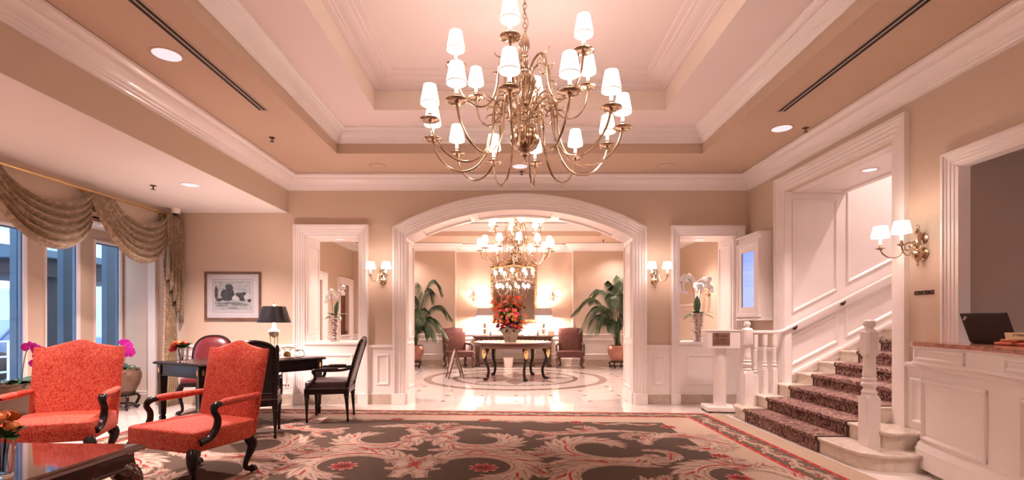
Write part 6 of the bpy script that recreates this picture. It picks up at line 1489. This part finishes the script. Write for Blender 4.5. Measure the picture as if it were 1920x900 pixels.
small('glass_jar', 'shorter clear glass jar next to the tall one on the console', 'jar', 0.63, CY-0.08, [(0,0),(0.06,0),(0.065,0.02),(0.065,0.20),(0.04,0.24),(0.045,0.26),(0,0.28)], CRYSTAL)
small('bottle', 'small grey bottle beside the left console lamp', 'bottle', -0.57, CY-0.12, [(0,0),(0.03,0),(0.032,0.09),(0.012,0.13),(0.014,0.17),(0,0.17)], GREYMETAL)
small('bottle', 'small grey bottle beside the right console lamp', 'bottle', 0.79, CY-0.12, [(0,0),(0.03,0),(0.032,0.09),(0.012,0.13),(0.014,0.17),(0,0.17)], GREYMETAL)
small('glass_tumbler', 'glass tumbler left of the urn on the console', 'glass', -0.38, CY-0.1, [(0,0),(0.035,0),(0.045,0.11),(0.04,0.11),(0.032,0.01),(0,0.01)], CRYSTAL)
e = empty('card_holder', 'small framed card at the right end of the console', 'sign', (1.17, CY-0.12, CZ+0.0005))
m = MB(); m.box(-0.09, 0.09, -0.006, 0.006, 0.015, 0.14); m.build('card', IVORY, e, smooth=0); m = MB(); m.box(-0.10, 0.10, -0.03, 0.03, 0, 0.015); m.build('foot', BRASS, e, smooth=0)
e = empty('waste_bucket', 'white bucket on the floor under the console', 'bucket', (-0.06, 14.0, 0))
m = MB(); m.lathe([(0,0),(0.115,0),(0.14,0.265),(0.148,0.27),(0.135,0.27),(0.11,0.01),(0,0.01)], 22); m.build('bucket', WHITE, e)
e = empty('folding_sign', 'wooden folding floor sign standing in front of the left foyer chair', 'sign', (-1.27, 11.35, 0), R(-72))
for s in (-1, 1):
    m = MB(); q = Matrix.Rotation(R(-s*15), 4, 'X')
    P0 = [(-0.17,0.0,0.0),(0.17,0.0,0.0)]
    def bar(x0, x1, z0, z1, mt_=None):
        b = [(x0,-0.012,z0),(x1,-0.012,z0),(x1,0.012,z0),(x0,0.012,z0),(x0,-0.012,z1),(x1,-0.012,z1),(x1,0.012,z1),(x0,0.012,z1)]
        T = Matrix.Translation((0, 0, 0.655)) @ q @ Matrix.Translation((0, 0, -0.675)); i = m.add([T @ Vector(p) for p in b])
        for k in ((0,3,2,1),(4,5,6,7),(0,1,5,4),(1,2,6,5),(2,3,7,6),(3,0,4,7)): m.face([i+j for j in k])
    bar(-0.17,-0.135,0,0.69); bar(0.135,0.17,0,0.69); bar(-0.135,0.135,0.65,0.69); bar(-0.135,0.135,0.10,0.14); fr = m.build('frame', CARVED, e, smooth=0)
    m = MB(); T = Matrix.Translation((0, 0, 0.655)) @ q @ Matrix.Translation((0, 0, -0.675)); i = m.add([T @ Vector(p) for p in ((-0.135,0,0.14),(0.135,0,0.14),(0.135,0,0.65),(-0.135,0,0.65))]); m.face((i,i+1,i+2,i+3)); m.build('panel', URN, fr, smooth=0)

# ---------------------------------------------------------------- palms
def frond(m, base, az, L_, rise, droop, lw, n=46, spread=0.46):
    c, s = math.cos(az), math.sin(az); P = []
    for i in range(n+1):
        t = i/n; r = L_*(0.18*t+0.82*t**1.35); z = rise*math.sin(min(1.0, t*1.25)*math.pi/2)-droop*max(0, t-0.35)**1.7*2.2
        P.append(Vector(base)+Vector((c*r, min(s*r, 0.28), z)))
    m.tube(P, [0.012*(1-0.8*i/n) for i in range(n+1)], 5)
    for i in range(int(n*0.28), n+1):
        t = i/n; d = (P[min(i+1, n)]-P[i-1]).normalized(); sd = d.cross(Vector((0,0,1)));
        sd = sd.normalized() if sd.length > 0.01 else Vector((-s, c, 0)); l = spread*math.sin(math.pi*min(1, 0.15+0.85*(t-0.2)/0.8))**0.7
        for q in (-1, 1):
            for h in (0, 0.5):
                p = P[i]-(P[i]-P[i-1])*h
                a = p+(sd*q*0.75+d*0.55)*l*0.5+Vector((0,0,0.06*l)); b = p+(sd*q*0.7+d*0.75)*l*0.92+Vector((0,0,-0.55*l)); w = d*lw
                k = m.add([p-w*0.4, p+w*0.4, a+w, a-w, b]); m.face((k,k+1,k+2,k+3)); m.face((k+3,k+2,k+4))
def palm(label, plabel, loc, fr, seed):
    p = empty('planter', plabel, 'planter', loc)
    m = MB(); m.lathe(pot_profile(0.29, 0.44, 0.19), 30); m.build('pot', COPPERPOT, p)
    m = MB(); m.lathe([(0.24,0.59),(0.1,0.605),(0,0.61)], 20); m.build('soil', MOSS, p); wood_stand(p, 0.23, 0.19)
    e = empty('kentia_palm', label, 'palm', (loc[0], loc[1], 0.60)); random.seed(seed)
    for az, L_, rise, droop, b in fr:
        m = MB(); frond(m, (random.uniform(-0.07,0.07), random.uniform(-0.07,0.07), 0), R(az), L_, rise, droop, 0.010); m.build('frond', PALM, e, smooth=60)
    m = MB()
    for k in range(7): x, y = random.uniform(-0.09,0.09), random.uniform(-0.09,0.09); m.tube([(x,y,-0.01),(x*1.2,y*1.2,0.35),(x*1.9,y*1.9,0.75)], [0.022,0.017,0.010], 6)
    m.build('stem', STEM, e)
palm('tall palm with arching fronds left of the foyer table', 'copper pot of the palm left of the foyer table', (-2.68, 13.75, 0),
     [(20,1.05,1.30,0.55,0),(-10,1.1,0.95,0.75,0),(55,0.8,1.75,0.5,0),(110,0.6,1.9,0.4,0),(170,0.9,1.5,0.5,0),(200,1.0,1.1,0.6,0),(-60,0.8,1.2,0.6,0),(-100,0.7,1.5,0.5,0),(5,0.75,2.0,0.55,0),(-35,0.95,1.0,0.85,0),(35,0.55,0.75,0.4,0),(140,0.6,0.9,0.4,0),(250,0.7,0.8,0.5,0),(-20,0.5,0.6,0.3,0)], 2)
palm('leafy palm with drooping fronds right of the foyer table', 'copper pot of the palm right of the foyer table', (2.98, 13.75, 0),
     [(170,1.3,1.55,0.70,0),(195,1.2,1.35,0.95,0),(150,0.9,1.75,0.55,0),(210,1.0,1.05,0.75,0),(90,0.7,1.9,0.45,0),(30,0.8,1.9,0.45,0),(-10,0.9,1.5,0.5,0),(-50,0.8,1.3,0.6,0),(250,0.75,1.6,0.55,0),(60,0.5,2.1,0.4,0),(180,0.7,0.9,0.5,0),(225,0.55,0.8,0.4,0),(300,0.6,0.95,0.4,0),(135,0.7,1.2,0.6,0)], 7)

# ---------------------------------------------------------------- the street outside the windows
PIER = mat('blue_grey_pier', (0.17, 0.28, 0.45, 1), 0.6); tint(PIER, (0.05,0.088,0.135,1), (0.065,0.108,0.16,1), 2.0)
CANOPY = mat('canopy_soffit_blue', (0.22, 0.38, 0.62, 1), 0.6); tint(CANOPY, (0.20,0.35,0.58,1), (0.25,0.42,0.66,1), 1.5)
SNOW = mat('snowy_street', (0.72, 0.76, 0.84, 1), 0.8); tint(SNOW, (0.36,0.40,0.47,1), (0.60,0.64,0.70,1), 1.2, detail=6)
FACADE = mat('pale_far_facade', (0.62, 0.68, 0.80, 1), 0.8); tint(FACADE, (0.34,0.39,0.48,1), (0.42,0.47,0.56,1), 0.8)
PANE_D = mat('far_window_pane', (0.25, 0.34, 0.52, 1), 0.2); tint(PANE_D, (0.22,0.31,0.48,1), (0.30,0.40,0.58,1), 2.0)
TIMBER = mat('dark_timber', (0.035, 0.022, 0.03, 1), 0.6); tint(TIMBER, (0.010,0.006,0.009,1), (0.02,0.012,0.016,1), 5.0)
CARP = mat('blue_car_paint', (0.10, 0.20, 0.45, 1), 0.2, coat=0.5); tint(CARP, (0.09,0.18,0.42,1), (0.12,0.23,0.49,1), 1.0)
RAILW = mat('white_railing', (0.75, 0.78, 0.85, 1), 0.4); tint(RAILW, (0.72,0.75,0.82,1), (0.78,0.81,0.88,1), 4.0)
SIGNW = mat('white_sign_board', (0.85, 0.88, 0.95, 1), 0.5); tint(SIGNW, (0.82,0.85,0.92,1), (0.88,0.91,0.97,1), 2.0)
SIGNL = mat('blue_sign_letters', (0.12, 0.26, 0.55, 1), 0.5); noise(SIGNL, 3)
m = MB(); m.box(-40, XW-0.3, -8, 50, -0.3, -0.05); struct(m.build('ground_street', SNOW, smooth=0), 'snowy street and pavement outside the windows', 'ground')
for k, (y0, y1, lb) in enumerate(((6.93, 7.34, 'blue-grey outer pier seen through the window nearest the camera'), (7.66, 8.06, 'blue-grey outer pier seen through the middle window'), (8.49, 8.95, 'blue-grey outer pier seen through the furthest window'))):
    e = empty('exterior_pier', lb, 'pillar', (-7.0, (y0+y1)/2, -0.05), 0, 'outer piers along the facade')
    m = MB(); h = (y1-y0)/2; m.box(0.0, 0.1, -h, h, 0, 3.2)
    m.build('shaft', PIER, e, smooth=0, bevel=0.006); m = MB(); m.box(-0.02, 0.12, -h-0.02, h+0.02, 0, 0.5); m.build('base', PIER, e, smooth=0, bevel=0.006)
m = MB(); m.box(-8.95, -8.6, -4, 18, 2.98, 3.45); m.box(-9.05, -8.55, -4, 18, 3.42, 3.5)
for y_ in (-2, 2, 5.5, 17): m.box(-8.9, -8.65, y_, y_+0.25, -0.05, 3.0)
tag(m.build('entrance_canopy', CANOPY, smooth=0), 'pale blue canopy beam running past the top of the windows outside', 'canopy')
e = empty('timber_shelter', 'dark timber bus shelter across the pavement, seen in the middle window', 'shelter', (-9.6, 10.4, -0.05))
for x, y in ((0, 0), (-1.5, 0), (0, 2.2), (-1.5, 2.2)): m = MB(); m.box(x-0.09, x+0.09, y-0.08, y+0.08, 0, 2.3); m.build('post', TIMBER, e, smooth=0)
m = MB(); m.box(-1.7, 0.25, -0.35, 2.5, 2.25, 2.62); m.build('beam', TIMBER, e, smooth=0)
m = MB(); m.prism([(-1.9,2.62),(0.45,2.62),(0.3,2.78),(-0.7,2.92),(-1.8,2.78)], lambda a, b: (a, -0.6, b), lambda a, b: (a, 2.8, b)); m.build('roof', PIER, e, smooth=0)
e = empty('far_building', 'pale multi-window building across the street', 'building', (-26, 24, -0.05), 0)
m = MB(); m.box(-1, 0.0, -26, 22, 0, 14); m.build('wall', FACADE, e, smooth=0)
for i in range(24):
    for j in range(4):
        m = MB() if i+j == 0 else m
        if i == 0 and j == 0: m.box(-0.01, 0.03, -0.55, 0.55, 0, 1.6); w0 = m.build('window', PANE_D, e, smooth=0); w0.location = (0, -25+1.95*i, 2.6+2.6*j); continue
        w = w0.copy(); COL.objects.link(w); w.location = (0, -25+1.95*i, 2.6+2.6*j)
e = empty('shop_sign', 'white shop sign with blue letters across the street, seen in the nearest window', 'sign', (-17.0, 16.9, 2.4))
m = MB(); m.box(-0.1, 0.0, -2.6, 0.6, 0, 1.9); m.build('board', SIGNW, e, smooth=0)
text_mesh('letters', 'GA', 0.95, SIGNL, e, 0.01, (0.012, -0.02, 0.95), (R(90), 0, R(90)), 'CENTER')
m = MB(); m.box(-0.08, 0.0, -2.4, -2.2, -2.45, 0); m.box(-0.08, 0.0, 0.2, 0.4, -2.45, 0); m.build('post', RAILW, e, smooth=0)
e = empty('parked_car', 'blue parked car at the kerb, seen in the nearest window', 'car', (-12.5, 12.6, -0.05), R(90))
m = MB(); B = [(-2.1,0.35),(-2.15,0.62),(-1.35,0.85),(-0.75,1.38),(0.75,1.40),(1.45,0.92),(2.05,0.85),(2.12,0.4),(1.75,0.28),(-1.75,0.28)]
m.prism(B, lambda a, b: (a, -0.82+0.10*max(0, b-0.85), b), lambda a, b: (a, 0.82-0.10*max(0, b-0.85), b)); m.build('body', CARP, e, smooth=0, bevel=0.05)
for y in (-0.80, 0.80):
    m = MB(); m.prism([(-1.15,0.92),(-0.68,1.32),(0.0,1.34),(0.0,0.92)], lambda a, b: (a, y*1.0, b), lambda a, b: (a, y*0.97, b)); m.prism([(0.08,0.92),(0.08,1.34),(0.68,1.33),(1.25,0.95)], lambda a, b: (a, y*1.0, b), lambda a, b: (a, y*0.97, b)); m.build('side_window', LAPTOP, e, smooth=0)
    for x in (-1.3, 1.35): m = MB(); m.lathe([(0,-0.1),(0.24,-0.1),(0.32,-0.08),(0.32,0.08),(0.24,0.1),(0,0.1)], 20, (x, y, 0.32), 'y'); m.build('wheel', LAPTOP, e)
e = empty('pavement_railing', 'white railing along the pavement outside the nearest window', 'railing', (-9.9, 9.8, -0.05))
for k in range(5): m = MB(); m.box(-0.025, 0.025, -1.8+0.9*k-0.025, -1.8+0.9*k+0.025, 0, 0.95); m.build('post', RAILW, e, smooth=0)
for z in (0.35, 0.65, 0.95): m = MB(); m.tube([(0,-1.8,z),(0,1.8,z)], 0.022, 6); m.build('rail', RAILW, e)
e = empty('bare_tree', 'bare winter tree in front of the far building', 'tree', (-18, 20.5, -0.05)); m = MB(); random.seed(12)
def branch(p, d, l, r, k):
    q = p+d*l; m.tube([p, q], [r, r*0.65], 5)
    if k:
        for _ in range(3): branch(q, (d+Vector((random.uniform(-0.7,0.7), random.uniform(-0.7,0.7), random.uniform(-0.1,0.5)))).normalized(), l*0.72, r*0.6, k-1)
branch(Vector((0,0,0)), Vector((0,0,1)), 2.6, 0.13, 4); m.build('branches', TIMBER, e)
